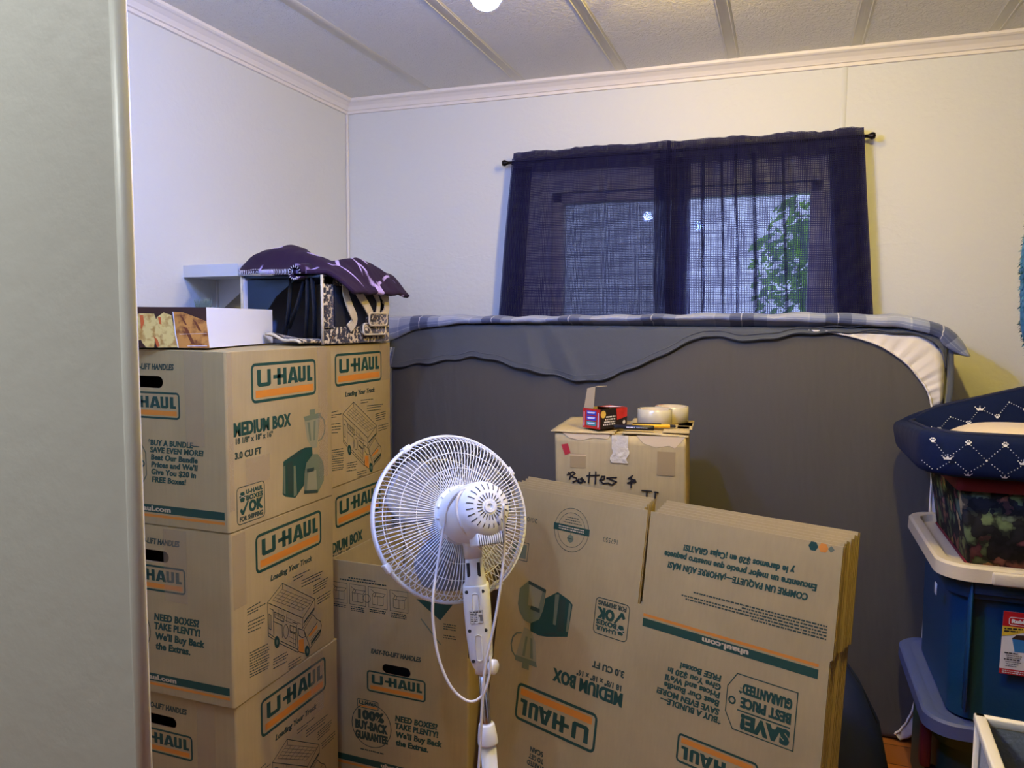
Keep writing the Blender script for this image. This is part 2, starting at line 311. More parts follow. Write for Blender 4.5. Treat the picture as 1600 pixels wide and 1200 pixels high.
# rounded moulding along the end of the partition
yc, ry = (PY0+PY1)/2, (PY1-PY0)/2+.002
sec = [(PX-.0175, yc-ry+.003), (PX-.0165, yc-ry+.0005), (PX-.014, yc-ry)]+[(PX-.012+.012*math.sin(a_), yc-ry+.012*(1-math.cos(a_))) for a_ in [PI*i/24 for i in range(0, 10)]]+[(PX-.0170, yc+ry), (PX-.0175, yc+ry)]
struct(MB().loft([[(x, y, z) for x, y in sec] for z in (0, HC)]), 'trim_partition_end', mat('partition_trim_paint', srgb(214, 215, 211), .4, bump=.05, bscale=60))
# crown moulding
prof = [(0, 0), (.060, 0), (.060, -.010), (.054, -.014), (.046, -.016), (.030, -.026), (.022, -.036), (.020, -.040), (.012, -.041), (.012, -.052), (0, -.052)]
PK = 1.0
def crown(name, pts2):
    secs = []
    for (x, y, nx, ny) in pts2: secs.append([(x+nx*a, y+ny*a, HC+c*1.0-.0002) for a, c in prof])
    o = struct(MB().loft(secs, True, True, sm=False), name, m_trim); return o
crown('trim_crown_back', [(XL, YB, 1, -1), (XR, YB, -1, -1)])
crown('trim_crown_left', [(XL, YB, 1, -1), (XL, PY1, 1, 1)])
crown('trim_crown_right', [(XR, YB, -1, -1), (XR, YF+TF, -1, 1)])
# ceiling battens
for i in range(-1, 7):
    x = -1.4539+.406*i
    if XL+.08 < x < XR-.08:
        b = MB()
        b.box((x, YH, HC-.0012), (x+.047, YB-.06, HC+.001), .0006, 1)
        if i not in (0,): b.box((x+.005, YH, HC-.0026), (x+.0075, YB-.06, HC)); b.box((x+.038, YH, HC-.0026), (x+.0405, YB-.06, HC))
        struct(b, 'trim_batten', m_batten)
# strips over wall joints
struct(MB().box((XL, YB-.012, 0), (XL+.012, YB, HC-.05), .003, 1), 'trim_corner', m_trim)
struct(MB().box((.155, YB-.0012, 0), (.173, YB, HC-.05), .0006, 1), 'trim_seam', m_wall)
struct(MB().box((XL, YB-.014, 0), (XR, YB, .09), .004, 2), 'baseboard_back', m_trim)
struct(MB().box((XL, PY1, 0), (XL+.014, YB-.014, .09), .004, 2), 'baseboard_left', m_trim)

# window
win = bpy.data.objects.new('window_1', None); COL.objects.link(win); win['kind'] = 'structure'
m_vinyl = mat('window_vinyl', srgb(225, 222, 215), .35)
b = MB(); f = .04
for lo, hi in (((WX0, YB+.02, WZ0), (WX0+f, YB+.08, WZ1)), ((WX1-f, YB+.02, WZ0), (WX1, YB+.08, WZ1)), ((WX0, YB+.02, WZ0), (WX1, YB+.08, WZ0+f)), ((WX0, YB+.02, WZ1-f), (WX1, YB+.08, WZ1)), ((-.43, YB+.015, WZ0), (-.37, YB+.08, WZ1))):
    b.box(lo, hi, .004, 1)
b.build('window_frame', m_vinyl, win)
m_glass = bpy.data.materials.new('window_glass'); m_glass.use_nodes = True
n, l, p = N(m_glass); p.inputs['Base Color'].default_value = (.97, 1, .99, 1); p.inputs['Roughness'].default_value = 0
tr = n.new('ShaderNodeBsdfTransparent'); gl = n.new('ShaderNodeBsdfGlossy'); gl.inputs['Roughness'].default_value = .02; mx = n.new('ShaderNodeMixShader'); mx.inputs[0].default_value = .06
l.new(tr.outputs[0], mx.inputs[1]); l.new(gl.outputs[0], mx.inputs[2]); l.new(mx.outputs[0], n['Material Output'].inputs[0])
MB().box((WX0+f, YB+.048, WZ0+f), (-.43, YB+.052, WZ1-f)).build('pane', m_glass, win)
MB().box((-.37, YB+.048, WZ0+f), (WX1-f, YB+.052, WZ1-f)).build('pane', m_glass, win)
m_screen = bpy.data.materials.new('insect_screen'); m_screen.use_nodes = True
n, l, p = N(m_screen); p.inputs['Base Color'].default_value = (.03, .03, .035, 1)
tr = n.new('ShaderNodeBsdfTransparent'); mx = n.new('ShaderNodeMixShader'); mx.inputs[0].default_value = .5
l.new(tr.outputs[0], mx.inputs[1]); l.new(p.outputs[0], mx.inputs[2]); l.new(mx.outputs[0], n['Material Output'].inputs[0])
MB().box((WX0+f, YB+.068, WZ0+f), (-.43, YB+.070, WZ1-f)).build('insect_screen', m_screen, win)

# what grows outside
m_leaf = mat('hedge_leaf', srgb(150, 190, 96), .6, var=.5, vscale=14)
def hedge(x, y, z, r, seed, label):
    rr = random.Random(seed); b = MB()
    for i in range(3200):
        d = Vector((rr.gauss(0, 1), rr.gauss(0, 1), rr.gauss(0, 1))).normalized()*r*rr.uniform(.55, 1)
        c = Vector((x, y, z))+Vector((d.x*1.2, d.y*.7, d.z)); s_ = rr.uniform(.03, .06)
        a = Vector((rr.gauss(0, 1), rr.gauss(0, 1), rr.gauss(0, 1))).normalized(); q = a.orthogonal().normalized(); k = a.cross(q)
        b.add([c-q*s_, c+k*s_*.45, c+q*s_, c-k*s_*.45], [(0, 1, 2, 3)])
    trunk = MB().tube([(x, y, -.3), (x+.03, y, z)], [.06, .03], 8)
    t = thing('garden_bush', label, 'bush', (0, 0, 0), 0, 'bushes outside the window')
    b.build('foliage', m_leaf, t, recalc=False); trunk.build('stem', mat('bark', srgb(80, 62, 45), .9), t)
    return t
hedge(.62, 6.0, 1.75, .75, 3, 'tallest leafy bush outside, behind the right end of the window')
hedge(.1, 7.6, .45, .8, 4, 'low leafy bush outside, behind the middle of the window')
hedge(-2.6, 6.4, 1.0, .8, 5, 'leafy bush outside, behind the left end of the window')
gr = MB().box((-6, YB+.12, -.5), (6, 14, -.3)); struct(gr, 'ground_outside', mat('lawn', srgb(92, 120, 58), .9, var=.3))

# ------------------------------------------------------------------ lamps
def bulb_power(w_, r): return w_/(PI*4*PI*r*r)
m_white = mat('white_enamel', srgb(235, 233, 228), .35)
def light_fixture():
    c = Vector((-.40, 1.34, HC))
    t = thing('ceiling_light', 'ceiling light at the top edge of the photo, one cool white bulb showing', 'ceiling light', c)
    MB().box((-.62, -.035, -.028), (.62, .035, 0), .01, 2, None).build('canopy_bar', m_white, t)  # unseen bar, made wide to carry the added fill bulb too
    for (p, wd, colr, nm, r) in BULBS:
        q = Vector(p)-c; x0 = max(-.6, min(.6, q.x)); s0 = Vector((x0, 0, -.02)); top = q+Vector((0, 0, .055))
        MB().tube(spline([s0, Vector((x0, 0, min(-.032, q.z*.3+.02))), Vector(((x0+q.x)/2, q.y*.6, top.z+.022)), top+Vector((0, 0, .012)), top], 5), .007, 10).build('arm', m_white, t)
        k = r/.03
        MB().lathe([(0, .075*k), (.016*k, .074*k), (.02*k, .06*k), (.02*k, .03*k), (.016*k, .028*k)], 20, Matrix.Translation(q)).build('socket', m_white, t)
        pr = [(r*math.sin(a), -r*math.cos(a)) for a in [PI*i/14 for i in range(12)]]+[(.014*k, .03*k)]
        o = MB().lathe(pr, 24, Matrix.Translation(q)).build('bulb', emis(nm, colr, bulb_power(wd, r)), t); o['label'] = nm
BULBS = (((-.5211, 1.3039, 1.9383), COOL_W, COOL_C, 'cool white bulb', .03), ((-.90, .88, 2.06), COOL_FILL_W, COOL_FILL_C, 'added bluish fill bulb', .03),  # second one: unseen fill added to brighten left wall and box fronts
         ((.15, 1.42, 2.12), WARM_W, WARM_C, 'warm yellow bulb', .03), ((-.30, 2.00, 2.235), WARM2_W, WARM2_C, 'small warm bulb', .02))
light_fixture()
def hall_fill():  # unseen fill lamp, added to brighten the partition from the camera side
    t = thing('hall_fill_light', 'added fill light in the unseen hall, round white glass', 'ceiling light', (-1.25, -.1, HC))
    MB().lathe([(0, -.02), (.14, -.02), (.15, 0), (0, 0)], 32).build('rim', m_white, t)
    MB().lathe([(0, -.085), (.05, -.08), (.1, -.06), (.13, -.021)], 32).build('fill_shade', emis('hall_fill_glass', HALL_FILL_C, HALL_FILL_W/(PI*.055)), t)
hall_fill()
n, l, p = N(m_leaf); _o = n['Material Output']; _t = n.new('ShaderNodeBsdfTranslucent'); _t.inputs['Color'].default_value = srgb(170, 215, 100); _m = n.new('ShaderNodeMixShader'); _m.inputs[0].default_value = .5
l.new(p.outputs[0], _m.inputs[1]); l.new(_t.outputs[0], _m.inputs[2]); l.new(_m.outputs[0], _o.inputs[0])
# ------------------------------------------------------------------ cardboard
def cardboard(name, col, var=.10):
    m = mat(name, col, .72, spec=.25); n, l, b = N(m)
    tc = n.new('ShaderNodeTexCoord')
    def noi(sc, scale, det=4):
        mp = n.new('ShaderNodeMapping'); mp.inputs['Scale'].default_value = sc; l.new(tc.outputs['Object'], mp.inputs[0])
        t = n.new('ShaderNodeTexNoise'); t.inputs['Scale'].default_value = scale; t.inputs['Detail'].default_value = det; l.new(mp.outputs[0], t.inputs['Vector']); return t
    a = noi((1, 1, 1), 7); f = noi((1, 1, .06), 150, 2)
    ad = n.new('ShaderNodeMath'); ad.operation = 'MULTIPLY_ADD'; ad.inputs[1].default_value = .35; l.new(f.outputs['Fac'], ad.inputs[0]); l.new(a.outputs['Fac'], ad.inputs[2])
    r = ramp(n, [(.40, tuple(c*(1-var) for c in col[:3])), (.95, tuple(c*(1+var) for c in col[:3]))]); l.new(ad.outputs[0], r.inputs[0]); l.new(r.outputs[0], b.inputs['Base Color'])
    bp = n.new('ShaderNodeBump'); bp.inputs['Strength'].default_value = .12; bp.inputs['Distance'].default_value = .002
    l.new(f.outputs['Fac'], bp.inputs['Height']); l.new(bp.outputs[0], b.inputs['Normal']); return m
m_card = cardboard('kraft_cardboard', srgb(167, 147, 99))
m_card2 = cardboard('old_cardboard', srgb(178, 158, 110), .16)
m_card_in = mat('kraft_inside', srgb(150, 118, 80), .85)
m_green = mat('print_green', srgb(27, 66, 50), .6); m_orange = mat('print_orange', srgb(206, 128, 38), .6)
m_dark = mat('print_dark_green', srgb(44, 62, 46), .65); m_mid = mat('print_mid_green', srgb(104, 112, 82), .65); m_pale = mat('print_pale_green', srgb(138, 134, 98), .65)
m_kraftink = mat('print_reversed', srgb(190, 172, 132), .65)
PM = [m_card, m_green, m_orange, m_dark, m_mid, m_pale, m_kraftink, m_card_in]
SL = dict(g=1, o=2, d=3, m=4, p=5, k=6)
m_tape = bpy.data.materials.new('clear_tape'); m_tape.use_nodes = True
n, l, p = N(m_tape); p.inputs['Base Color'].default_value = srgb(205, 180, 140); p.inputs['Roughness'].default_value = .22
tr = n.new('ShaderNodeBsdfTransparent'); mx = n.new('ShaderNodeMixShader'); mx.inputs[0].default_value = .12
l.new(tr.outputs[0], mx.inputs[1]); l.new(p.outputs[0], mx.inputs[2]); l.new(mx.outputs[0], n['Material Output'].inputs[0])

def mover_logo(P, x0, y0, x1, y1, lay=1):
    """rounded frame, blocky lettering, orange bar"""
    W, H = x1-x0, y1-y0; X = lambda a: x0+a*W; Y = lambda a: y0+a*H
    P.frame(x0, y0, x1, y1, H*.16, H*.075, 'g', lay)
    P.rect(X(.06), Y(.13), X(.95), Y(.31), 'o', lay)
    t, bb = Y(.83), Y(.40); g = 'g'; s_ = W*.052; hb = H*.10
    # U
    a, c = X(.085), X(.28)
    P.poly([(a, t), (a, bb+hb*.5), (a+s_*.5, bb), (c-s_*.5, bb), (c, bb+hb*.5), (c, t), (c-s_, t), (c-s_, bb+hb), (a+s_, bb+hb), (a+s_, t)], g, lay)
    # cross-hyphen with the H
    P.rect(X(.315), Y(.565), X(.47), Y(.665), g, lay); P.rect(X(.375), bb, X(.375)+s_, t, g, lay); P.rect(X(.465), bb, X(.465)+s_, t, g, lay)
    # A
    P.poly([(X(.53), bb), (X(.585), t), (X(.65), t), (X(.70), bb), (X(.645), bb), (X(.635), Y(.47)), (X(.595), Y(.47)), (X(.585), bb)], g, lay)
    P.poly([(X(.603), Y(.55)), (X(.629), Y(.55)), (X(.617), Y(.70))], 'k', lay+1)
    # U
    a, c = X(.70), X(.825)
    P.poly([(a, t), (a, bb+hb*.5), (a+s_*.5, bb), (c-s_*.5, bb), (c, bb+hb*.5), (c, t), (c-s_*.9, t), (c-s_*.9, bb+hb), (a+s_*.9, bb+hb), (a+s_*.9, t)], g, lay)
    # L
    P.poly([(X(.85), t), (X(.85), bb), (X(.94), bb), (X(.94), bb+hb), (X(.85)+s_, bb+hb), (X(.85)+s_, t)], g, lay)
    P.ring(X(.93), Y(.83), W*.012, W*.004, 'o', lay, 10)
def ok_badge(P, x0, y0, x1, y1):
    W, H = x1-x0, y1-y0; X = lambda a: x0+a*W; Y = lambda a: y0+a*H
    P.frame(x0, y0, x1, y1, H*.13, H*.025, 'd')
    P.circle(X(.20), Y(.72), W*.11, 'g', n=6, ry=H*.15); P.line([(X(.1), Y(.7)), (X(.3), Y(.76))], H*.02, 'k', 2); P.line([(X(.1), Y(.79)), (X(.3), Y(.68))], H*.02, 'k', 2)
    P.text('U-HAUL', X(.33), X(.93), Y(.77), H*.11, 'g', .04); P.text('BOXES', X(.33), X(.93), Y(.60), H*.12, 'g', .04)
    P.poly([(X(.10), Y(.38)), (X(.17), Y(.43)), (X(.21), Y(.36)), (X(.38), Y(.60)), (X(.42), Y(.57)), (X(.24), Y(.25)), (X(.17), Y(.25))], 'g')
    P.text('OK', X(.42), X(.93), Y(.28), H*.27, 'g', .05); P.text('FOR SHIPPING', X(.10), X(.92), Y(.08), H*.12, 'd', .03)
def side_medium(P):
    mover_logo(P, .087, .296, .357, .394)
    P.text('MEDIUM BOX', .022, .241, .2255, .030, 'g', .035)
    P.text('18 1/8" x 18" x 16"', .028, .166, .2065, .013, 'd', .03); P.text('3.0 CU FT', .024, .120, .171, .015, 'd', .035)
    ok_badge(P, .026, .010, .130, .102)
    for q in JUG: P.poly(q, 'p', 1)
    for q in JUG_L: P.poly(q, 'm', 2)
    for q in JUG_D: P.poly(q, 'm', 2)
    P.line(JUG_H[0], .005, 'm', 1)
    for q in TOAST: P.poly(q, 'g', 1)
    for q in TOAST_D: P.poly(q, 'd', 2)
    for q in TOAST_L: P.poly(q, 'm', 2)
    for q in BASE: P.poly(q, 'm', 3)
    for q in BASE_L: P.poly(q, 'p', 4)
    for q in BASE_D: P.poly(q, 'd', 4)
def side_truck(P, rnd):
    mover_logo(P, .088, .300, .373, .399)
    P.text('Loading Your Truck', .144, .327, .266, .014, 'd', .03, .25)
    for q in TRUCK: P.line(q, .0018, 'd', 2)
    for q in TRUCK_THIN: P.line(q, .0009, 'd', 1)
    for q in TRUCK_OR: P.poly(q, 'o', 1)
    for q in TRUCK_GR: P.poly(q, 'd', 1)
    for q in TRUCK_OV: P.line(q, .0014, 'd', 2)
    for q in TRUCK_WH:
        P.poly(q, 'g', 3); cx = sum(a for a, _ in q)/len(q); cy = sum(b_ for _, b_ in q)/len(q); P.poly([(cx+(a-cx)*.4, cy+(b_-cy)*.4) for a, b_ in q], 'm', 4)
    for a, b_ in TRUCK_TX+TRUCK_TX2:
        k = (b_[1]-a[1])/(b_[0]-a[0]); P.micro(a[0], b_[0], a[1]-.001, .0028, 'd', slope=k, rnd=rnd)
def end_common(P):
    P.text('EASY-TO-LIFT HANDLES', .134, .299, .379, .0135, 'd', .03, .2)
    mover_logo(P, .119, .2605, .314, .3255)
    P.rect(.013, .029, .437, .0485, 'g'); P.rect(.013, .018, .437, .0245, 'o')
    P.text('uhaul.com', .165, .277, .0335, .0115, 'k', .03, lay=2)
def end_bundle(P):
    end_common(P)
    for t, x0, x1, y in (('*BUY A BUNDLE\u2014', .213, .368, .1955), ('SAVE EVEN MORE!', .219, .380, .178), ('Beat Our Bundle', .221, .362, .160), ('Prices and We\'ll', .221, .362, .142), ('Give You $20 in', .221, .356, .124), ('FREE Boxes!', .222, .326, .105)):
        P.text(t, x0, x1, y, .0128, 'g', .035, .12)
    # price tag
    P.line([(.205, .175), (.185, .208), (.05, .208), (.05, .088), (.185, .088), (.205, .12)], .0022, 'g', closed=True)
    P.ring(.192, .148, .009, .004, 'g'); P.text('SAVE!', .06, .168, .172, .028, 'g', .05); P.rect(.06, .163, .178, .166, 'g')
    P.text('BEST PRICE', .06, .172, .136, .020, 'g', .04); P.text('GUARANTEED*', .06, .178, .106, .020, 'g', .04)
def end_need(P):
    end_common(P)
    for t, x0, x1, y in (('NEED BOXES?', .214, .352, .187), ('TAKE PLENTY!', .214, .354, .164), ('We\'ll Buy Back', .216, .366, .138), ('the Extras.', .216, .322, .113)):
        P.text(t, x0, x1, y, .0165, 'g', .035, .12)
    P.ring(.133, .155, .068, .0024, 'd'); mover_logo(P, .085, .205, .158, .232)
    P.rect(.079, .171, .187, .205, 'x', 2) if False else None
    P.text('100%', .088, .176, .172, .026, 'd', .05); P.text('BUY-BACK', .078, .188, .140, .024, 'd', .05); P.text('GUARANTEE', .078, .188, .109, .022, 'd', .05)
    P.micro(.095, .175, .074, .004, 'd', rnd=random.Random(2))
def moving_box(label, side, end, loc, rz=0, group='printed moving boxes', bw=.45, bd=.435, bh=.428, open_top=False, seed=1, tapes=(), mk_notch=False):
    rnd = random.Random(seed); t = thing('moving_box', label, 'cardboard box', loc, rz, group)
    hx, hy = bw/2, bd/2; body = MB(); TH = .004
    h1 = bh-(.004 if not open_top else 0)
    lp = rrect(hx, hy, .006, 2); k = len(lp)
    # outer wall, the front face (-y) is cut for the hand hole
    vs = [(x, y, z) for z in (0, h1) for x, y in lp]; fs = []
    for j in range(k):
        a, b_ = lp[j], lp[(j+1) % k]
        if abs(a[1]+hy) < 1e-4 and abs(b_[1]+hy) < 1e-4 and abs(a[0]-b_[0]) > .1: continue
        fs.append((j, (j+1) % k, (j+1) % k+k, j+k))
    body.add(vs, fs, 0, True)
    xe = hx-.006; out = [Vector((-xe, 0, 0)), Vector((xe, 0, 0)), Vector((xe, h1, 0)), Vector((-xe, h1, 0))]
    hole = [Vector((-hx+.218+q[0], .349+q[1]-(0 if bh > .42 else .01), 0)) for q in rrect(.047, .0145, .0144, 5)]
    tr = tessellate_polygon([out, hole]); allp = out+hole
    body.add([(q.x, -hy, q.y) for q in allp], [tuple(i) for i in tr])
    hk = len(hole); body.add([(q.x, y, q.y) for y in (-hy, -hy+TH) for q in hole], [(i, (i+1) % hk, (i+1) % hk+hk, i+hk) for i in range(hk)], 7)
    # lining and base
    li = rrect(hx-TH, hy-TH, .004, 2)
    vs = [(x, y, z) for z in (.004, h1) for x, y in li]; k2 = len(li)
    fs = [(j+k2, (j+1) % k2+k2, (j+1) % k2, j) for j in range(k2) if not (abs(li[j][1]+hy-TH) < 1e-4 and abs(li[(j+1) % k2][1]+hy-TH) < 1e-4 and abs(li[j][0]-li[(j+1) % k2][0]) > .1)]
    body.add(vs, fs, 7); body.add([(x, y, h1) for x, y in lp]+[(x, y, h1) for x, y in li], [(i, (i+1) % k, (i+1) % k+k, i+k) for i in range(k)], 0)
    body.add([(q.x, -hy+TH, q.y) for q in allp], [tuple(reversed(i)) for i in tr], 7)
    body.add([(x, y, 0) for x, y in lp], [tuple(range(k-1, -1, -1))], 0); body.add([(x, y, .004) for x, y in li], [tuple(range(k2))], 7)
    P = Print(); {'medium': side_medium, 'truck': lambda q: side_truck(q, rnd)}.get(side, lambda q: None)(P)
    P.put(body, lambda u, v, o: (hx+o, -hy+u, v), SL)
    P = Print(); {'bundle': end_bundle, 'need': end_need}.get(end, lambda q: None)(P)
    P.put(body, lambda u, v, o: (-hx+u, -hy-o, v), SL)
    body.build('body', PM, t, recalc=False)
    if not open_top:
        # two long flaps meeting at the middle, their outer edges just proud of the walls
        for sx in (-1, 1):
            fl = MB(); prof = [(.0, bh), (.0015, bh-.0015), (.004, bh-.003)]
            def fp(a, b_, sx=sx):
                x = sx*(.0008+(hx-.001-.0008)*a); z = bh-.0035+.0035*(1-a**3)*(.6+.4*math.sin(PI*b_))+.0012*nz(x*8+seed, b_*3, 1, 1)*(1-a)
                return (x, -hy+.002+(bd-.004)*b_, min(z, bh))
            fl.grid(fp, 10, 12); o = fl.build('top_flap', m_card, t); md = o.modifiers.new('s', 'SOLIDIFY'); md.thickness = .0035; md.offset = -1
    for (face, u0, u1, v0, v1) in tapes:
        q = MB()
        if face == 'front': q.box((-hx+u0, -hy-.0012, v0), (-hx+u1, -hy-.0007, v1))
        elif face == 'side': q.box((hx+.0007, -hy+u0, v0), (hx+.0012, -hy+u1, v1))
        q.build('packing_tape', m_tape, t)
    return t
XC, YC = -1.435, 1.6425
moving_box('topmost box in the front stack, marked medium, with a food carton on it', 'medium', 'bundle', (XC, YC, .857), 0, tapes=(('front', .33, .385, .2, .424), ('side', .002, .019, .05, .424), ('side', .365, .41, .06, .424), ('side', .06, .15, .10, .165)), seed=1)
moving_box('middle box of the front stack, truck loading drawing on its side', 'truck', 'need', (XC, YC, .4285), math.radians(.3), tapes=(('front', .25, .32, .24, .42), ('side', .004, .05, .24, .42)), seed=2)
moving_box('bottom box of the front stack, half cut off by the photo edge', 'truck', 'need', (XC, YC+.012, 0), math.radians(-.5), tapes=(('side', .3, .36, .25, .42), ('front', .33, .385, .1, .42)), seed=3)
XC2, YC2 = -1.487, 2.0815
moving_box('topmost box in the rear stack, truck drawing on its side, pet carrier on it', 'truck', 'need', (XC2, YC2, .857), math.radians(.6), tapes=(('side', .36, .42, .3, .42),), seed=4)
moving_box('second box from top in the rear stack, partly behind the fan', 'medium', 'bundle', (XC2, YC2+.002, .4285), math.radians(-.4), seed=5)
moving_box('bottom box of the rear stack, hidden by the open box before it', 'truck', 'need', (XC2, YC2+.014, 0), 0, seed=6)

# open box with its flaps standing up, behind the fan
ob = moving_box('open moving box behind the fan, flaps standing up, handles facing out', 'none', 'need', (-1.022, 2.1225, 0), math.radians(-1.2), bh=.413, open_top=True, seed=7)
def raised_flap(parent, o, U, lean, width, prints, name='raised_flap'):
    b = MB(); o = Vector(o); U = Vector(U); W = Vector((U.y, -U.x, 0)); V = (Vector((0, 0, 1))+W*lean).normalized(); Nn = U.cross(V).normalized()*1
    if Nn.dot(W) < 0: Nn = -Nn
    c = [o, o+U*width, o+U*width+V*.235, o+V*.235]
    b.add(c+[p-Nn*.0038 for p in c], [(0, 1, 2, 3), (7, 6, 5, 4), (0, 4, 5, 1), (1, 5, 6, 2), (2, 6, 7, 3), (3, 7, 4, 0)])
    if prints: prints.put(b, lambda u, v, q: o+U*u+V*v+Nn*q, SL)
    b.build(name, PM, parent)
P = Print(); rr = random.Random(9); zf = lambda z: z-.413
def pict(x0, x1, y0, y1): P.frame(x0, y0, x1, y1, .001, .0012, 'd')
for i, (x0, x1) in enumerate(((-.005, .055), (.062, .118), (.126, .190), (.198, .258))):
    pict(x0, x1, .105, .168)
    cx = (x0+x1)/2; P.frame(cx-.019, .115, cx+.019, .142, .003, .0012, 'd'); P.line([(cx-.019, .142), (cx-.012, .152), (cx+.026, .152), (cx+.019, .142)], .0012, 'd'); P.line([(cx, .115), (cx, .142)], .0009, 'd')
    P.line([(cx-.022, .160), (cx-.006, .150), (cx-.010, .138)], .0012, 'd')
    for k_ in range(2+i % 2): P.micro(x0+.004, x1-.006, .097-k_*.0055, .003, 'd', rnd=rr)
P.ring(.121, .131, .013, .0014, 'd'); P.micro(.03, .19, .176, .004, 'd', rnd=rr); P.micro(.06, .15, .184, .004, 'd', rnd=rr)
P.poly([(.285, .152), (.40, .152), (.36, .10)], 'g'); P.line([(.30, .095), (.36, .03)], .004, 'm')
for k_ in range(5): P.micro(.37, .41, .09-k_*.007-(.012 if k_ > 2 else 0), .003, 'd', rnd=rr)
raised_flap(ob, (-.2235, -.2175, .413), (1, 0, 0), .02, .444, P)
raised_flap(ob, (.225, -.212, .413), (0, 1, 0), .10, .424, None)
raised_flap(ob, (.2235, .2175, .413), (-1, 0, 0), .05, .444, None)
cl = MB().box((-.19, -.17, .006), (.19, .17, .385), .03, 3).build('clothing_bundle', mat('dark_navy_cloth', srgb(24, 26, 44), .9, bump=.5, bscale=12)); cl.location = (-1.022, 2.1225, 0); tag(cl, 'dark navy clothing packed in the open box behind the fan', 'clothing')
raised_flap(ob, (-.225, .212, .413), (0, -1, 0), .0, .424, None)

# ------------------------------------------------------------------ flattened boxes leaning together
SO = Vector((-.3039, 1.8555, .8929)); U = Vector((.922, -.387, .0148)).normalized(); Wd = Vector((.0526, .1631, .9852)); Wd = (Wd-U*U.dot(Wd)).normalized(); Nn = U.cross(Wd).normalized()
if Nn.y > 0: Nn = -Nn
def flap_print():
    L = Print(); side_medium(L)
    P = L.moved(lambda a, z: (-a, -(z+.229)))                     # left panel, upside down
    R = Print(); end_bundle(R); P.items += R.moved(lambda a, z: (.45-a, -(z+.229))).items
    # left flap, in upside-down panel coordinates (z below the fold)
    Q = Print()
    Q.ring(.232, -.141, .058, .0014, 'd'); Q.ring(.232, -.141, .046, .0012, 'd'); Q.rect(.172, -.152, .292, -.134, 'g', 2)
    for k_ in range(2): Q.micro(.19, .275, -.1415-k_*.006, .003, 'k', 3, rnd=rr)
    for k_ in range(3): Q.micro(.20+.006*k_, .262-.006*k_, -.160-k_*.007, .0022, 'd', 1, rnd=rr)
    Q.circle(.232, -.118, .011, 'm', 1, 8); Q.line([(.232, -.13), (.232, -.134)], .002, 'd'); Q.line([(.222, -.118), (.242, -.118)], .0015, 'd', 2)
    Q.text('167550', .083, .127, -.142, .012, 'd', .0); Q.text('20/04/', .352, .407, -.150, .012, 'd', .0)
    Q.frame(.372, -.079, .44, -.027, .002, .002, 'd'); Q.rect(.379, -.072, .433, -.034, 'm')
    P.items += Q.moved(lambda a, z: (-a, -(z+.229))).items
    # right flap
    Q = Print()
    for t, x0, x1, z in (('COMPRE UN PAQUETE\u2014\u00a1AHORRE A\u00daN M\u00c1S!', .048, .384, -.118), ('Encuentre un mejor precio que nuestro paquete', .031, .396, -.141), ('y le daremos $20 en \u00a1Cajas GRATIS!', .080, .347, -.1655)):
        Q.text(t, x0, x1, z, .0135, 'g', .035, .12)
    for k_, (x0, x1) in enumerate(((.003, .166), (.003, .33), (.003, .34), (.003, .19), (.003, .31))): Q.micro(x0, x1, -.037-k_*.0065, .0034, 'd', rnd=rr)
    Q.circle(.046, -.219, .0105, 'g', n=6); Q.circle(.025, -.219, .0105, 'o', n=6)
    Q.poly([(.009, -.212), (.016, -.219), (.009, -.226), (.002, -.219)], 'm')
    P.items += Q.moved(lambda a, z: (.45-a, -(z+.229))).items
    # phone pictured at the foot of the left panel
    P.text('SCAN', -.245, -.290, -.676, -.012, 'd', .03); P.text('TO GET', -.242, -.292, -.694, -.012, 'd', .03); P.text('STARTED', -.238, -.296, -.712, -.012, 'd', .03)
    return P
sheet = [(-.458, 0), (-.006, 0), (-.006, -.229), (.006, -.229), (.006, 0), (.463, 0), (.463, -.231), (.458, -.236), (.458, -.650), (.463, -.655), (.463, -.885), (.004, -.885), (.004, -.66), (-.004, -.66), (-.004, -.885), (-.458, -.885)]
labels = ['front flattened box, printed upside down, leaning before the carton', 'second flattened box from the front of the leaning bundle', 'third flattened box from the front of the leaning bundle', 'fourth flattened box from the front of the leaning bundle', 'fifth flattened box from the front of the leaning bundle', 'rearmost flattened box of the leaning bundle']
for i, lb in enumerate(labels):
    rr2 = random.Random(40+i); dv = .006*i+rr2.uniform(-.001, .003); du = .003*i+rr2.uniform(-.002, .004); b = MB(); o = SO-Nn*(.0105*i)+U*du+Wd*dv
    foot = -(o.z)/Wd.z
    sheet_i = [((x*3-du if abs(x) == .006 and i else x), y) for x, y in sheet]
    pts = [(x, (max(y, foot+.012) if y > -.8 else foot+.012)) for x, y in sheet_i]
    pts = [(x+(rr2.uniform(-.002, .002) if y == 0 else 0), y+(rr2.uniform(-.002, .002) if y == 0 else 0)) for x, y in pts]
    b.prism(pts, o, U, Wd, -Nn, .0042, 0); b.prism([(x*1.0+.0015, y-.001) for x, y in pts], o-Nn*.0050, U, Wd, -Nn, .0042, 0)
    if i == 0: flap_print().put(b, lambda u, v, q: o+U*u+Wd*v+Nn*q, SL)
    ob_ = b.build('flattened_box', PM, recalc=False); tag(ob_, lb, 'flattened box', 'flattened moving boxes')
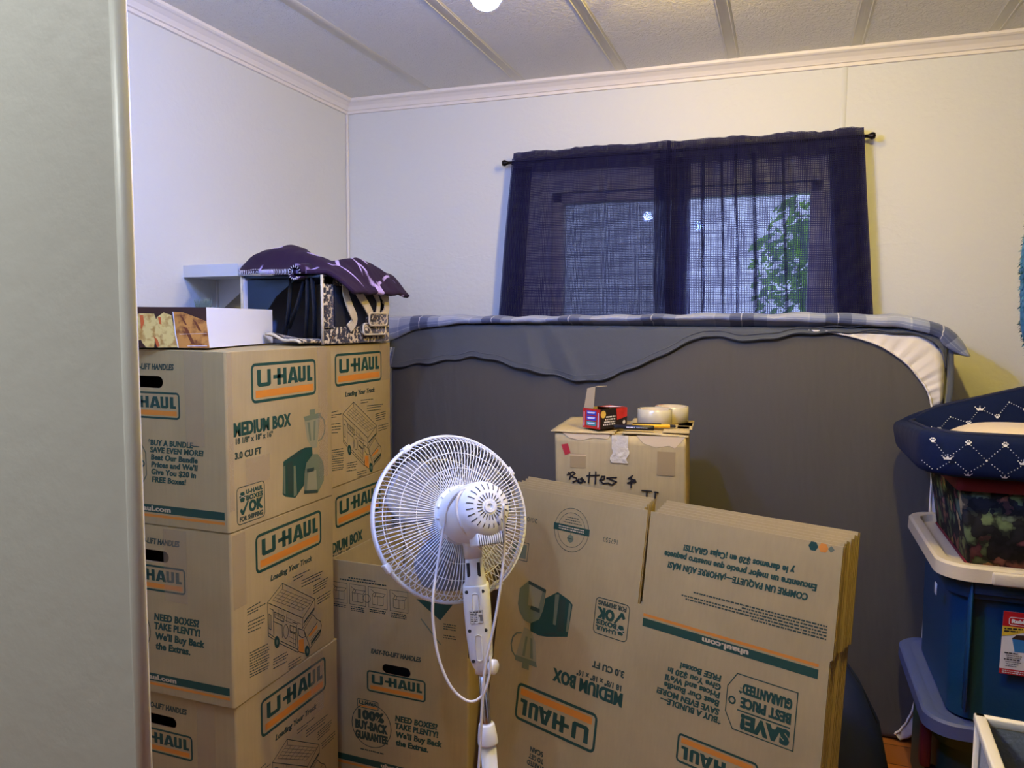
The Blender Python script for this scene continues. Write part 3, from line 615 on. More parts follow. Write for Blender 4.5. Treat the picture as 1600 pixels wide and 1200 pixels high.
# ------------------------------------------------------------------ pedestal fan
m_fan = mat('fan_white_plastic', srgb(232, 235, 236), .38)
m_wire = mat('fan_wire_white', srgb(236, 236, 234), .4)
m_slot = mat('fan_dark_gap', srgb(52, 54, 56), .7)
m_chrome = mat('chrome', srgb(190, 190, 192), .18, metal=1)
m_blade = mat('fan_blade', srgb(128, 131, 136), .35)
def fan():
    QV = Vector((-.6577, 1.5802, .9227)); nv = Vector((.7103, -.6251, .3237)).normalized()     # nv points out of the motor's back
    up = Vector((0, 0, 1)); uu = up.cross(nv).normalized(); vv = nv.cross(uu)
    A = Matrix(((uu.x, vv.x, nv.x, QV.x), (uu.y, vv.y, nv.y, QV.y), (uu.z, vv.z, nv.z, QV.z), (0, 0, 0, 1)))   # local z = towards the back
    top = Vector((-.6599, 1.5899, .81)); low = Vector((-.6125, 1.575, .3431)); d = (low-top).normalized()
    at = lambda z: top+d*((z-top.z)/d.z)
    base = at(0)
    t = thing('pedestal_fan', 'white pedestal fan seen from behind, cord looped over its motor', 'fan', (base.x, base.y, 0))
    T0 = Matrix.Translation(-Vector((base.x, base.y, 0)))
    L = lambda p: T0 @ Vector(p)
    G = -.125                                            # plane of the guard rim
    def guard(prof, nspk, rings, name, wr):
        b = MB()
        for i in range(nspk):
            a = 2*PI*i/nspk
            b.tube([T0 @ (A @ Vector((r*math.cos(a), r*math.sin(a), z))) for r, z in prof], wr, 5, cap=False)
        for r, z, q in rings:
            b.tube([T0 @ (A @ Vector((r*math.cos(2*PI*j/72), r*math.sin(2*PI*j/72), z))) for j in range(72)], q, 6, closed=True)
        return b.build(name, m_wire, t, recalc=False)
    rp = [(.066, G+.062), (.09, G+.0615), (.115, G+.059), (.14, G+.055), (.16, G+.049), (.176, G+.040), (.188, G+.027), (.194, G+.012), (.196, G)]
    guard(rp, 112, [(.112, G+.058, .0011), (.150, G+.051, .0011), (.184, G+.031, .0013), (.068, G+.062, .0022)], 'rear_guard', .00125)
    fp = [(.045, G-.062), (.09, G-.060), (.13, G-.055), (.16, G-.045), (.18, G-.03), (.192, G-.012), (.196, G)]
    guard(fp, 72, [(.112, G-.057, .0011), (.150, G-.049, .0011), (.046, G-.062, .0025)], 'front_guard', .0012)
    MB().lathe([(.1945, G-.009), (.2005, G-.0095), (.2025, G-.004), (.2025, G+.006), (.2005, G+.0105), (.1955, G+.010), (.1945, G-.009)], 96, T0 @ A).build('guard_rim', m_fan, t)
    MB().lathe([(0, G-.066), (.035, G-.066), (.046, G-.060), (.046, G-.056), (0, G-.056)], 40, T0 @ A).build('front_badge_cap', m_fan, t)
    for j in range(4):
        a = 2*PI*j/4+.5; M = T0 @ A @ Matrix.Rotation(a, 4, 'Z'); MB().box((.192, -.012, G-.012), (.206, .012, G+.012), .003, 2, M).build('rim_clip', m_fan, t)
    # blades
    MB().lathe([(0, G-.03), (.03, G-.028), (.036, G-.015), (.036, G+.02), (0, G+.02)], 32, T0 @ A).build('blade_hub', m_blade, t)
    for j in range(3):
        a0 = 2*PI*j/3+.35
        def bl(s, q, a0=a0):
            r = .03+.142*s; half = (.35+.62*math.sin(PI*min(1, s*.62+.22))) if s > .02 else .35
            half *= (1-.25*max(0, s-.8)/.2)
            th = (q-.5)*2*half*.75; tw = .020*(1-.3*s)
            return T0 @ (A @ Vector((r*math.cos(a0+th), r*math.sin(a0+th), G-.006+th*tw*1.8)))
        o = MB().grid(bl, 14, 14).build('fan_blade', m_blade, t); md = o.modifiers.new('s', 'SOLIDIFY'); md.thickness = .0022
    # ring plate the guard is bolted to, with its spokes
    b = MB().lathe([(.050, G+.058), (.067, G+.058), (.069, G+.064), (.066, G+.068), (.052, G+.068)], 56, T0 @ A)
    b.lathe([(.0, G+.05), (.036, G+.05), (.050, G+.056), (.052, G+.07), (0, G+.07)], 48, T0 @ A)
    for j in range(16):
        M = T0 @ A @ Matrix.Rotation(2*PI*j/16, 4, 'Z'); b.box((.05, -.0015, G+.06), (.068, .0015, G+.0715), 0, 1, M)
    b.build('mount_plate', m_fan, t, recalc=True)
    # motor housing: round shell, flattened a little below
    mh = MB(); secs = []
    for r, z, dy in ((.050, G+.066, 0), (.0565, G+.070, 0), (.0575, G+.09, 0), (.0585, G+.13, 0), (.0580, G+.165, 0), (.0555, G+.183, .001), (.0495, G+.198, .002), (.040, G+.2075, .003), (.026, G+.212, .003), (.0125, G+.2135, .003), (.0122, G+.216, .003), (.006, G+.216, .003), (.005, G+.211, .003)):
        ring = []
        for j in range(48):
            a = 2*PI*j/48; x, y = r*1.1*math.cos(a), r*1.1*math.sin(a)
            if y < 0 and z < G+.2: y *= 1.10-.0*abs(x)
            ring.append(T0 @ (A @ Vector((x*(1.0), y+dy, z))))
        secs.append(ring)
    mh.loft(secs, True, True); mo = mh.build('motor_housing', m_fan, t); autosmooth(mo, 50)
    sl = MB()
    def shell(r):                                        # height of the back dome at radius r
        return interp([(.0134, G+.2138), (.0286, G+.212), (.044, G+.2075), (.0545, G+.198), (.061, G+.183)], r)
    for j in range(22):
        a = 2*PI*j/22
        for (r0, r1, keep) in ((.018, .030, True), (.038, .052, j % 22 < 15 or True)):
            if not keep: continue
            for q0, q1 in ((r0, (r0+r1)/2), ((r0+r1)/2, r1)):
                p = [Vector((q*math.cos(a)+s_*.0011*-math.sin(a), q*math.sin(a)+.003+s_*.0011*math.cos(a), shell(q)+.0011)) for q, s_ in ((q0, -1), (q1, -1), (q1, 1), (q0, 1))]
                sl.add([T0 @ (A @ x) for x in p], [(0, 1, 2, 3)])
    sl.build('vent_slots', m_slot, mo)
    # ribbed grille under the back of the motor
    g = MB().box((-.032, -.079, G+.150), (.032, -.05, G+.197), .004, 2, T0 @ A); gl_ = g.build('lower_grille', m_fan, mo)
    g = MB()
    for j in range(12):
        x = -.029+.0052*j; g.box((x, -.0785, G+.1965), (x+.0018, -.054, G+.1975), 0, 1, T0 @ A)
    g.build('grille_slots', m_slot, mo)
    # tilt bracket and control column
    X = Vector((1, 0, 0)); face = Vector((.31, -.95, 0)).normalized(); side = face.cross(up).normalized()*-1
    ax = -d                                              # up the leaning pole
    f2 = (face-ax*face.dot(ax)).normalized(); s2 = ax.cross(f2).normalized()
    if s2.x < 0: s2 = -s2
    def col(z, w_, dp, n_=24, sq=.62):
        c_ = at(z); return [L(c_+s2*w_*math.copysign(abs(math.cos(q))**sq, math.cos(q))+f2*dp*math.copysign(abs(math.sin(q))**sq, math.sin(q))) for q in [2*PI*i/n_ for i in range(n_)]]
    MB().loft([col(.885, .026, .022), col(.862, .0255, .022), col(.84, .021, .019), col(.815, .021, .019)]).build('tilt_joint', m_fan, t)
    nk = MB().loft([col(.838, .017, .015), col(.80, .0205, .019), col(.757, .0245, .022), col(.752, .0245, .022)]).build('neck', m_fan, t)
    gb = MB()
    for sx in (-1, 1):
        gb.box((-.0035, -.001, -.016), (.0035, .001, .016), 0, 1, T0 @ Matrix.Translation(at(.79)+s2*sx*.012+f2*.0192) @ Matrix((( *s2, 0), (*f2, 0), (*ax, 0), (0, 0, 0, 1))).transposed().to_3x3().to_4x4())
    gb.build('neck_slots', m_slot, nk)
    cb = MB().loft([col(.7535, .0285, .024), col(.75, .0305, .0255), col(.70, .0312, .026), col(.64, .0300, .0255), col(.585, .0268, .024), col(.566, .021, .021), col(.558, .017, .017), col(.548, .0165, .0165)])
    cc_ = cb.build('control_column', m_fan, t)
    def onface(z, x, o=0.0):
        wd = interp([(.56, .024), (.585, .0247), (.64, .0261), (.70, .0266), (.75, .0261)], z); return L(at(z)+s2*x+f2*(wd+o-.0002))
    for (z0, z1) in ((.735, .70), (.683, .672), (.640, .585)):
        xs = -.001
        MB().tube([onface(z0, xs-.007, 0), onface(z0+.003, xs, 0), onface(z0, xs+.007, 0), onface(z1, xs+.007, 0), onface(z1-.003, xs, 0), onface(z1, xs-.007, 0)], .0012, 6, closed=True).build('recess_rib', m_fan, cc_)
    for z, x in ((.741, -.0195), (.741, .0175), (.652, -.0195), (.652, .0175), (.582, -.0165), (.582, .0155)):
        MB().add([onface(z+.0042*math.cos(q), x+.0042*math.sin(q), .0003-abs(x)*.10) for q in [2*PI*i/14 for i in range(14)]], [tuple(range(14))]).build('screw_hole', m_slot, cc_)
    lb = MB(); lb.add([onface(z, x, .0004) for z, x in ((.669, -.016), (.669, .014), (.700, .014), (.700, -.016))], [(0, 1, 2, 3)])
    P = Print(); r3 = random.Random(5)
    for k_ in range(6): P.micro(-.0145, .001 if k_ not in (0,) else .0125, .6945-k_*.0042, .0021, 'a', rnd=r3)
    P.rect(.0035, .674, .0125, .689, 'b'); P.frame(-.0155, .6695, .0135, .6995, .0005, .0005, 'a')
    P.put(lb, lambda x, z, o: onface(z, x, .0006+o), dict(a=1, b=2))
    q = lb.build('rating_label', [m_fan, m_slot, mat('label_grey', srgb(120, 122, 125), .6)], cc_, recalc=False); q['label'] = 'rating label of fine print'
    # height knob, poles, collar, base
    kp = at(.566); kd = (s2*.9+f2*.5).normalized(); kz = Matrix.Translation(L(kp+s2*.016+f2*.014)) @ kd.to_track_quat('Z', 'Y').to_matrix().to_4x4()
    MB().lathe([(0, -.004), (.006, -.004), (.006, .006), (.0155, .007), (.0165, .010), (.0165, .018), (.014, .0205), (0, .0205)], 24, kz).build('height_knob', m_fan, cc_)
    MB().tube([L(at(.56)), L(at(.30))], .0112, 20).build('inner_pole', m_chrome, t)
    MB().loft([[L(at(z)+s2*r*math.cos(q)+f2*r*math.sin(q)) for q in [2*PI*i/24 for i in range(24)]] for z, r in ((.428, .0165), (.426, .0185), (.40, .0225), (.386, .0238), (.382, .0236), (.381, .019))]).build('collar', m_fan, t)
    MB().tube([L(at(.383)), L(at(.03))], .0185, 24).build('outer_pole', m_fan, t)
    MB().lathe([(0, .045), (.03, .044), (.05, .03), (.14, .018), (.172, .008), (.175, 0), (0, 0)], 48).build('base', m_fan, t)
    # cord
    def cord(pts, r=.0032): MB().tube([L(p) for p in spline(pts, 8)], r, 8).build('power_cord', m_cord, t)
    cord([(-.6463, 1.548, .990), (-.6610, 1.5214, .9850), (-.6906, 1.5286, .9537), (-.7105, 1.5379, .8984), (-.7169, 1.5175, .8151), (-.7154, 1.491, .7506), (-.7131, 1.4862, .6869), (-.6983, 1.4846, .6092), (-.6693, 1.4893, .5457), (-.6322, 1.5, .5163), (-.6046, 1.5111, .5307), (-.5926, 1.5189, .5704), (-.5912, 1.5225, .6044), (-.5971, 1.5260, .6213)])
    cord([(-.6463, 1.548, .990), (-.6625, 1.5142, .9781), (-.664, 1.5004, .9483), (-.6507, 1.5014, .9065), (-.6350, 1.5314, .8716), (-.6310, 1.565, .8443)])
    cord([(-.5700, 1.5420, .955), (-.5648, 1.5307, .9503), (-.571, 1.5529, .865), (-.5738, 1.5456, .7942), (-.5818, 1.5358, .7163), (-.5926, 1.5256, .6454), (-.6024, 1.5164, .5816), (-.6048, 1.508, .4967), (-.6069, 1.4959, .3692), (-.6073, 1.45, .15), (-.60, 1.35, .012), (-.52, 1.30, .0045), (-.40, 1.34, .0045)])
m_cord = mat('cord_white', srgb(226, 222, 212), .4)
fan()
# ------------------------------------------------------------------ mattress on edge with its bedding
MY = 2.665; ks = MY/2.70; bx = lambda x: x*ks; bz = lambda z: (z-1.36)*ks+1.36
MX0, MX1, MZ, MYB = -1.47, bx(.476), bz(1.335), 2.845
m_matt = mat('mattress_grey_cloth', srgb(80, 78, 76), .85, bump=.35, bscale=3.2, sheen=.2)
def mattbump():
    n, l, b = N(m_matt); old = [x for x in n if x.type == 'BUMP'][0]; old.inputs['Distance'].default_value = .03; old.inputs['Strength'].default_value = .5
    mp = [x for x in n if x.type == 'MAPPING'][0]; mp.inputs['Rotation'].default_value = (0, .6, 0); mp.inputs['Scale'].default_value = (2.0, 1, .45)
    tc = [x for x in n if x.type == 'TEX_COORD'][0]
    wv = n.new('ShaderNodeTexNoise'); wv.inputs['Scale'].default_value = 420; l.new(tc.outputs['Object'], wv.inputs['Vector'])
    bp = n.new('ShaderNodeBump'); bp.inputs['Strength'].default_value = .15; bp.inputs['Distance'].default_value = .002; l.new(wv.outputs['Fac'], bp.inputs['Height']); l.new(old.outputs[0], bp.inputs['Normal']); l.new(bp.outputs[0], b.inputs['Normal'])
mattbump()
cx, cz, hx, hz = (MX0+MX1)/2, MZ/2, (MX1-MX0)/2, MZ/2
secs = []
for y, q in ((MY, .028), (MY+.004, .014), (MY+.014, .004), (MY+.028, 0), (MYB-.028, 0), (MYB-.014, .004), (MYB-.004, .014), (MYB, .028)):
    secs.append([(cx+x, y, cz+z) for x, z in rrect(hx-q, hz-q, .085-q, 8)])
tm = thing('mattress', 'grey-bottomed mattress stood on its long edge before the window', 'mattress', (0, 0, 0))
o = MB().loft(secs).build('mattress_core', m_matt, tm); autosmooth(o, 50)
# fitted sheet drawn over the right-hand corners
m_fit = mat('fitted_sheet_white', srgb(226, 220, 212), .8, bump=.35, bscale=9, sheen=.2)
tf = thing('fitted_sheet', 'white fitted sheet pulled over the mattress corner, its hem curved', 'sheet', (0, 0, 0))
edge = [(bx(a), bz(c)) for a, c in ((.07, 1.334), (.123, 1.331), (.18, 1.3215), (.239, 1.306), (.29, 1.286), (.334, 1.258), (.372, 1.226), (.401, 1.189), (.421, 1.160), (.435, 1.128), (.444, 1.08), (.449, 1.0), (.452, .8), (.452, .45), (.446, .2), (.432, .10), (.408, .04), (.385, .012))]
edge = [(p.x, p.y) for p in spline([(a, c, 0) for a, c in edge], 5)]
def outer(p):                                            # matching point on the mattress rim
    x, z = p; d = Vector((MX1-.02-(MX1-.25), 0)); cxx, czz = MX1-.32, (MZ-.32 if z > .6 else .32)
    if z > MZ-.32 or z < .32:
        v = Vector((max(x-cxx, 0.0001), z-czz)); s_ = 10
        tx = (MX1-cxx)/v.x if v.x > 0 else 9; tz = ((MZ if v.y > 0 else 0)-czz)/v.y if abs(v.y) > 1e-5 else 9
        if z < .6: tz = (0.0005-czz)/v.y if v.y < -1e-5 else 9
        k = min(abs(tx), abs(tz)); q = Vector((cxx, czz))+v*k
        r = .09; ccx, ccz = MX1-r, (MZ-r if z > .6 else r)
        if q.x > ccx and ((q.y > ccz) if z > .6 else (q.y < ccz)):
            e = q-Vector((ccx, ccz)); q = Vector((ccx, ccz))+e.normalized()*r
        return q.x, q.y
    return MX1, z
ne = len(edge)
def fit(s, t):
    i = min(int(s*(ne-1)), ne-1); p = edge[i]; q = outer(p)
    x = p[0]+(q[0]-p[0])*t; z = p[1]+(q[1]-p[1])*t
    puck = .0038*math.sin(i*1.9)*math.exp(-t*1.5)+.0022*math.sin(i*.83+1)*(1-t)
    y = MY-.0075+puck+.024*max(0, t-.62)**2/.1444
    return (x, y, z)
b = MB().grid(fit, ne-1, 14)
def wrap(s, t):
    i = min(int(s*(ne-1)), ne-1); q = outer(edge[i]); k = .004
    ox = k if q[0] > MX1-.06 else 0; oz = (k if q[1] > 1 else 0)
    if q[1] > MZ-.09: oz = k
    return (q[0]+ox, MY+.0205+(MYB-MY-.03)*t, max(q[1]+oz, .002))
b.grid(wrap, ne-1, 3)
o = b.build('sheet_cloth', m_fit, tf)
MB().tube([(x, MY-.0085+.0035*math.sin(i*1.9), max(z, .005)) for i, (x, z) in enumerate(edge)], .0036, 6).build('elastic_hem', mat('sheet_hem', srgb(235, 228, 216), .7), tf)
# grey top sheet hanging over the edge
m_sheet = mat('flat_sheet_slate', srgb(80, 85, 93), .85, bump=.3, bscale=18, sheen=.3)
hem = [(bx(a), bz(c)) for a, c in ((-1.478, 1.167), (-1.393, 1.177), (-1.31, 1.187), (-1.227, 1.206), (-1.119, 1.216), (-1.05, 1.210), (-.989, 1.197), (-.837, 1.161), (-.76, 1.147), (-.69, 1.142), (-.63, 1.146), (-.572, 1.160), (-.437, 1.223), (-.37, 1.262), (-.306, 1.290), (-.263, 1.308), (-.18, 1.302), (-.095, 1.298), (0, 1.310), (.065, 1.322), (.142, 1.328), (.25, 1.331), (.33, 1.327), (.402, 1.322), (.44, 1.306), (.462, 1.275), (.474, 1.22))]
SX0, SX1 = hem[0][0], hem[-1][0]
def shz(x): return interp(hem, x)+.003*math.sin(x*55)+.003*math.sin(x*23+1)
def crease(x, z):
    c = 0
    for x0, sl, wd, a in ((-.90, .45, .020, -.010), (-.85, .75, .022, .012), (-.80, 1.1, .02, -.008), (-1.2, .15, .03, .006), (-1.36, 0, .04, .006), (-.5, -.5, .03, .005), (-.2, -.2, .03, .004), (.2, .1, .03, .004)):
        c += a*math.exp(-((x-x0-sl*(1.35-z)*.45)/wd)**2)
    return c+.004*nz(x, z, 3, 9)
TZ = MZ+.006
def sheetf(s, t):
    x = SX0+(SX1-SX0)*s; h_ = shz(x); y0 = MY-.011
    if t < .7:
        q = t/.7; z = h_+(TZ-.012-h_)*q; return (x, min(y0-.004*(1-q)+crease(x, z)*(1-.5*q), MY-.006), z)
    q = (t-.7)/.3
    if q < .25: a = q/.25*PI/2; return (x, y0+.014*(1-math.cos(a))+crease(x, TZ)*.5*(1-q*4), TZ-.012+.012*math.sin(a))
    return (x, MY+(MYB-MY)*(q-.25)/.75, TZ)
ts = thing('flat_sheet', 'slate grey flat sheet draped along the mattress top, hem wavy', 'sheet', (0, 0, 0))
o = MB().grid(sheetf, 150, 28).build('sheet_cloth', m_sheet, ts); md = o.modifiers.new('s', 'SOLIDIFY'); md.thickness = .0025; md.offset = 0
hp = [(SX0+(SX1-SX0)*i/150, 0, 0) for i in range(151)]
hm_ = MB().tube([(sheetf(i/150, 0)[0], sheetf(i/150, 0)[1]-.0005, sheetf(i/150, 0)[2]+.004) for i in range(151)], .0042, 6, flat=.55).build('hem', m_sheet, ts)
MB().tube([(sheetf(i/150, .06)[0], sheetf(i/150, .10)[1]-.0012, shz(hp[i][0])+.021) for i in range(0, 151)], .0012, 5).build('hem_stitch_line', m_sheet, hm_)
def side_drop(s, t):
    z = bz(1.30)-(.62)*t; return (MX1+.016+.006*math.sin(t*9)+.006*s, MY-.012+(MYB-MY)*s+.006*math.sin(t*17), z)
o = MB().grid(side_drop, 8, 24).build('side_drop', m_sheet, ts); md = o.modifiers.new('s', 'SOLIDIFY'); md.thickness = .014
# plaid comforter bunched along the top
m_plaid = mat('plaid_comforter', srgb(150, 158, 178), .85, bump=.3, bscale=26, sheen=.3)
def plaid():
    n, l, b = N(m_plaid); uv = n.new('ShaderNodeUVMap'); uv.uv_map = 'uv'; sp = n.new('ShaderNodeSeparateXYZ'); l.new(uv.outputs[0], sp.inputs[0])
    def stripes(sock, scale, pts):
        m1 = n.new('ShaderNodeMath'); m1.operation = 'MULTIPLY'; m1.inputs[1].default_value = scale; l.new(sock, m1.inputs[0])
        m2 = n.new('ShaderNodeMath'); m2.operation = 'FRACT'; l.new(m1.outputs[0], m2.inputs[0])
        r = ramp(n, pts, 'CONSTANT'); l.new(m2.outputs[0], r.inputs[0]); return r
    c = srgb
    a = stripes(sp.outputs['X'], 6.5, [(0, c(158, 166, 186)), (.22, c(172, 178, 194)), (.24, c(140, 150, 176)), (.40, c(78, 88, 120)), (.52, c(196, 198, 205)), (.535, c(84, 94, 126)), (.66, c(128, 138, 164)), (.80, c(166, 172, 188))])
    d = stripes(sp.outputs['Y'], 5.0, [(0, (1, 1, 1)), (.3, (.72, .76, .86)), (.45, (1.2, 1.2, 1.18)), (.48, (.62, .66, .78)), (.62, (.95, .95, .97)), (.9, (1.2, 1.2, 1.18))])
    mx = n.new('ShaderNodeMix'); mx.data_type = 'RGBA'; mx.blend_type = 'MULTIPLY'; mx.inputs['Factor'].default_value = 1
    l.new(a.outputs[0], mx.inputs['A']); l.new(d.outputs[0], mx.inputs['B']); l.new(mx.outputs['Result'], b.inputs['Base Color'])
plaid()
ztab = [(bx(a), bz(c)) for a, c in ((-1.52, 1.366), (-1.482, 1.372), (-1.231, 1.377), (-.968, 1.373), (-.72, 1.379), (-.487, 1.382), (-.25, 1.388), (-.058, 1.389), (.15, 1.391), (.329, 1.387), (.42, 1.374), (.46, 1.358))]
ftab = [(bx(a), bz(c)) for a, c in ((-1.52, 1.255), (-1.477, 1.272), (-1.364, 1.320), (-1.25, 1.334), (-1.173, 1.346), (-.839, 1.354), (-.485, 1.361), (-.265, 1.366), (-.056, 1.363), (.15, 1.358), (.329, 1.349), (.42, 1.328), (.46, 1.312))]
spine = []
k_ = 90
for i in range(k_+1):
    x = bx(-1.50)+(bx(.45)-bx(-1.50))*i/k_; spine.append((x, interp(ztab, x)+.004*nz(x, 0, 0, 7)+.0025*math.sin(x*41), interp(ftab, x)+.004*nz(x, 2, 0, 16), 0.0))
for (x, z, th, tilt) in ((.478, 1.347, .048, .5), (.500, 1.328, .050, .85), (.518, 1.306, .046, 1.05), (.530, 1.286, .036, 1.15), (.537, 1.270, .022, 1.2), (.539, 1.262, .010, 1.2)):
    spine.append((bx(x), bz(z), th, tilt))
vs = []; uvs = []; K = 0
for i, (x, zt, zf, tl) in enumerate(spine):
    yf = MY-.030+.006*nz(x, 5, 0, 8)+.0035*math.sin(x*60)
    if tl == 0:
        zf2 = min(zf, zt-.014); inn = max(zf2, TZ+.0035)
        sec = [(yf+.006, zf2), (yf-.004, zf2+.006), (yf-.005, (zt+zf2)/2), (yf+.004, zt-.008), (yf+.03, zt-.001), (yf+.09, zt+.002), (2.79, zt+.001), (2.85, zt-.004), (2.866, zt-.02), (2.868, 1.18), (2.857, 1.18), (2.853, TZ+.004), (2.79, TZ+.0035), (yf+.06, TZ+.0035), (yf+.03, inn), (yf+.017, inn-.001 if zf2 > TZ else zf2+.002)]
        pts = [(x, y, z) for y, z in sec]
    else:
        th = zf; nx_, nz_ = math.sin(tl), math.cos(tl); q = lambda y, dpt: (x-nx_*dpt, y, zt-nz_*dpt)
        pts = [q(yf+.006, th), q(yf-.004, th*.85), q(yf-.005, th*.5), q(yf+.004, th*.15), q(yf+.03, 0), q(yf+.09, 0), q(2.79, 0), q(2.84, 0), q(2.856, th*.2), q(2.86, th*.7), q(2.853, th), q(2.84, th), q(2.79, th), q(yf+.06, th), q(yf+.03, th), q(yf+.017, th)]
    K = len(pts); vs += pts; acc = 0
    for j in range(K): uvs.append((i/90, j/K*1.0))
b = MB(); fs = []
for i in range(len(spine)-1):
    for j in range(K): a = i*K+j; c = i*K+(j+1) % K; fs.append((a, c, c+K, a+K))
fs += [tuple(range(K-1, -1, -1)), tuple(range((len(spine)-1)*K, len(spine)*K))]
b.add(vs, fs, 0, True); b.uv = uvs
tc_ = thing('comforter', 'blue grey plaid comforter bunched along the top of the mattress', 'comforter', (0, 0, 0))
b.build('quilt', m_plaid, tc_)
b = MB()
def tail(s, t):
    z = bz(1.25)-.33*t; x0 = MX0-.03; wd = .078*(1-t*.75); return (x0+wd*s, MY-.042+.012*math.sin(s*3+t*5)+.01*t, z)
b.grid(tail, 8, 16, uv=True); o = b.build('hanging_corner', m_plaid, tc_); md = o.modifiers.new('s', 'SOLIDIFY'); md.thickness = .012; md.offset = -1

# ------------------------------------------------------------------ curtains
m_cur = bpy.data.materials.new('navy_sheer'); m_cur.use_nodes = True
def curtainmat():
    n, l, b = N(m_cur); out = n['Material Output']
    b.inputs['Base Color'].default_value = srgb(34, 34, 66); b.inputs['Roughness'].default_value = .9; b.inputs['Specular IOR Level'].default_value = .1
    tl = n.new('ShaderNodeBsdfTranslucent'); tl.inputs['Color'].default_value = srgb(96, 94, 146)
    m1 = n.new('ShaderNodeMixShader'); m1.inputs[0].default_value = .45; l.new(b.outputs[0], m1.inputs[1]); l.new(tl.outputs[0], m1.inputs[2])
    uv = n.new('ShaderNodeUVMap'); uv.uv_map = 'uv'
    def threads(sx, sy, scale, lo, hi):
        mp = n.new('ShaderNodeMapping'); mp.inputs['Scale'].default_value = (sx, sy, 1); l.new(uv.outputs[0], mp.inputs[0])
        t = n.new('ShaderNodeTexNoise'); t.noise_dimensions = '2D'; t.inputs['Scale'].default_value = scale; t.inputs['Detail'].default_value = 1.5; l.new(mp.outputs[0], t.inputs['Vector'])
        wv = n.new('ShaderNodeTexWave'); wv.bands_direction = 'X' if sx >= 1 else 'Y'; wv.inputs['Scale'].default_value = 52/1.0; wv.inputs['Distortion'].default_value = 1.2; wv.inputs['Detail'].default_value = 2; l.new(uv.outputs[0], wv.inputs['Vector'])
        av = n.new('ShaderNodeMix'); av.data_type = 'FLOAT'; av.inputs['Factor'].default_value = .42; l.new(t.outputs['Fac'], av.inputs['A']); l.new(wv.outputs['Fac'], av.inputs['B']); t = av
        mr = n.new('ShaderNodeMapRange'); mr.inputs['From Min'].default_value = lo; mr.inputs['From Max'].default_value = hi; l.new(t.outputs[0], mr.inputs['Value']); return mr
    a = threads(1, .06, 170, .40, .58); c = threads(.03, 1, 190, .38, .55)
    mu = n.new('ShaderNodeMath'); mu.operation = 'MULTIPLY'; l.new(a.outputs[0], mu.inputs[0]); l.new(c.outputs[0], mu.inputs[1])
    m3 = n.new('ShaderNodeMath'); m3.operation = 'MULTIPLY_ADD'; m3.inputs[1].default_value = .62; m3.inputs[2].default_value = .04; l.new(mu.outputs[0], m3.inputs[0])
    tr = n.new('ShaderNodeBsdfTransparent'); tr.inputs['Color'].default_value = (.86, .88, 1, 1); m2 = n.new('ShaderNodeMixShader'); l.new(m3.outputs[0], m2.inputs[0]); l.new(m1.outputs[0], m2.inputs[1]); l.new(tr.outputs[0], m2.inputs[2]); l.new(m2.outputs[0], out.inputs[0])
curtainmat()
RZ = 1.992; CY = YB-.06
m_rod = mat('rod_black', srgb(28, 24, 24), .35, metal=.6)
tr_ = thing('curtain_rod', 'thin black curtain rod with ball ends above the window', 'curtain rod', (0, 0, 0))
MB().tube([(-1.075, CY, RZ-.004), (.245, CY, RZ+.006)], .006, 12).build('rod', m_rod, tr_)
for x, z in ((-1.083, RZ-.004), (.253, RZ+.006)):
    sg = -1 if x < 0 else 1
    M = Matrix.Translation((x, CY, z)) @ Matrix.Rotation(sg*PI/2, 4, 'Y')
    MB().lathe([(0, -.014), (.007, -.012), (.007, -.008), (.0115, -.002), (.0125, .004), (.0105, .011), (0, .0145)], 16, M).build('finial', m_rod, tr_)
for x in (-1.052, .222):
    b = MB().box((x-.004, CY-.003, RZ-.012), (x+.004, YB, RZ-.006)); b.box((x-.009, YB-.003, RZ-.03), (x+.009, YB, RZ+.012)); b.build('bracket', m_rod, tr_)
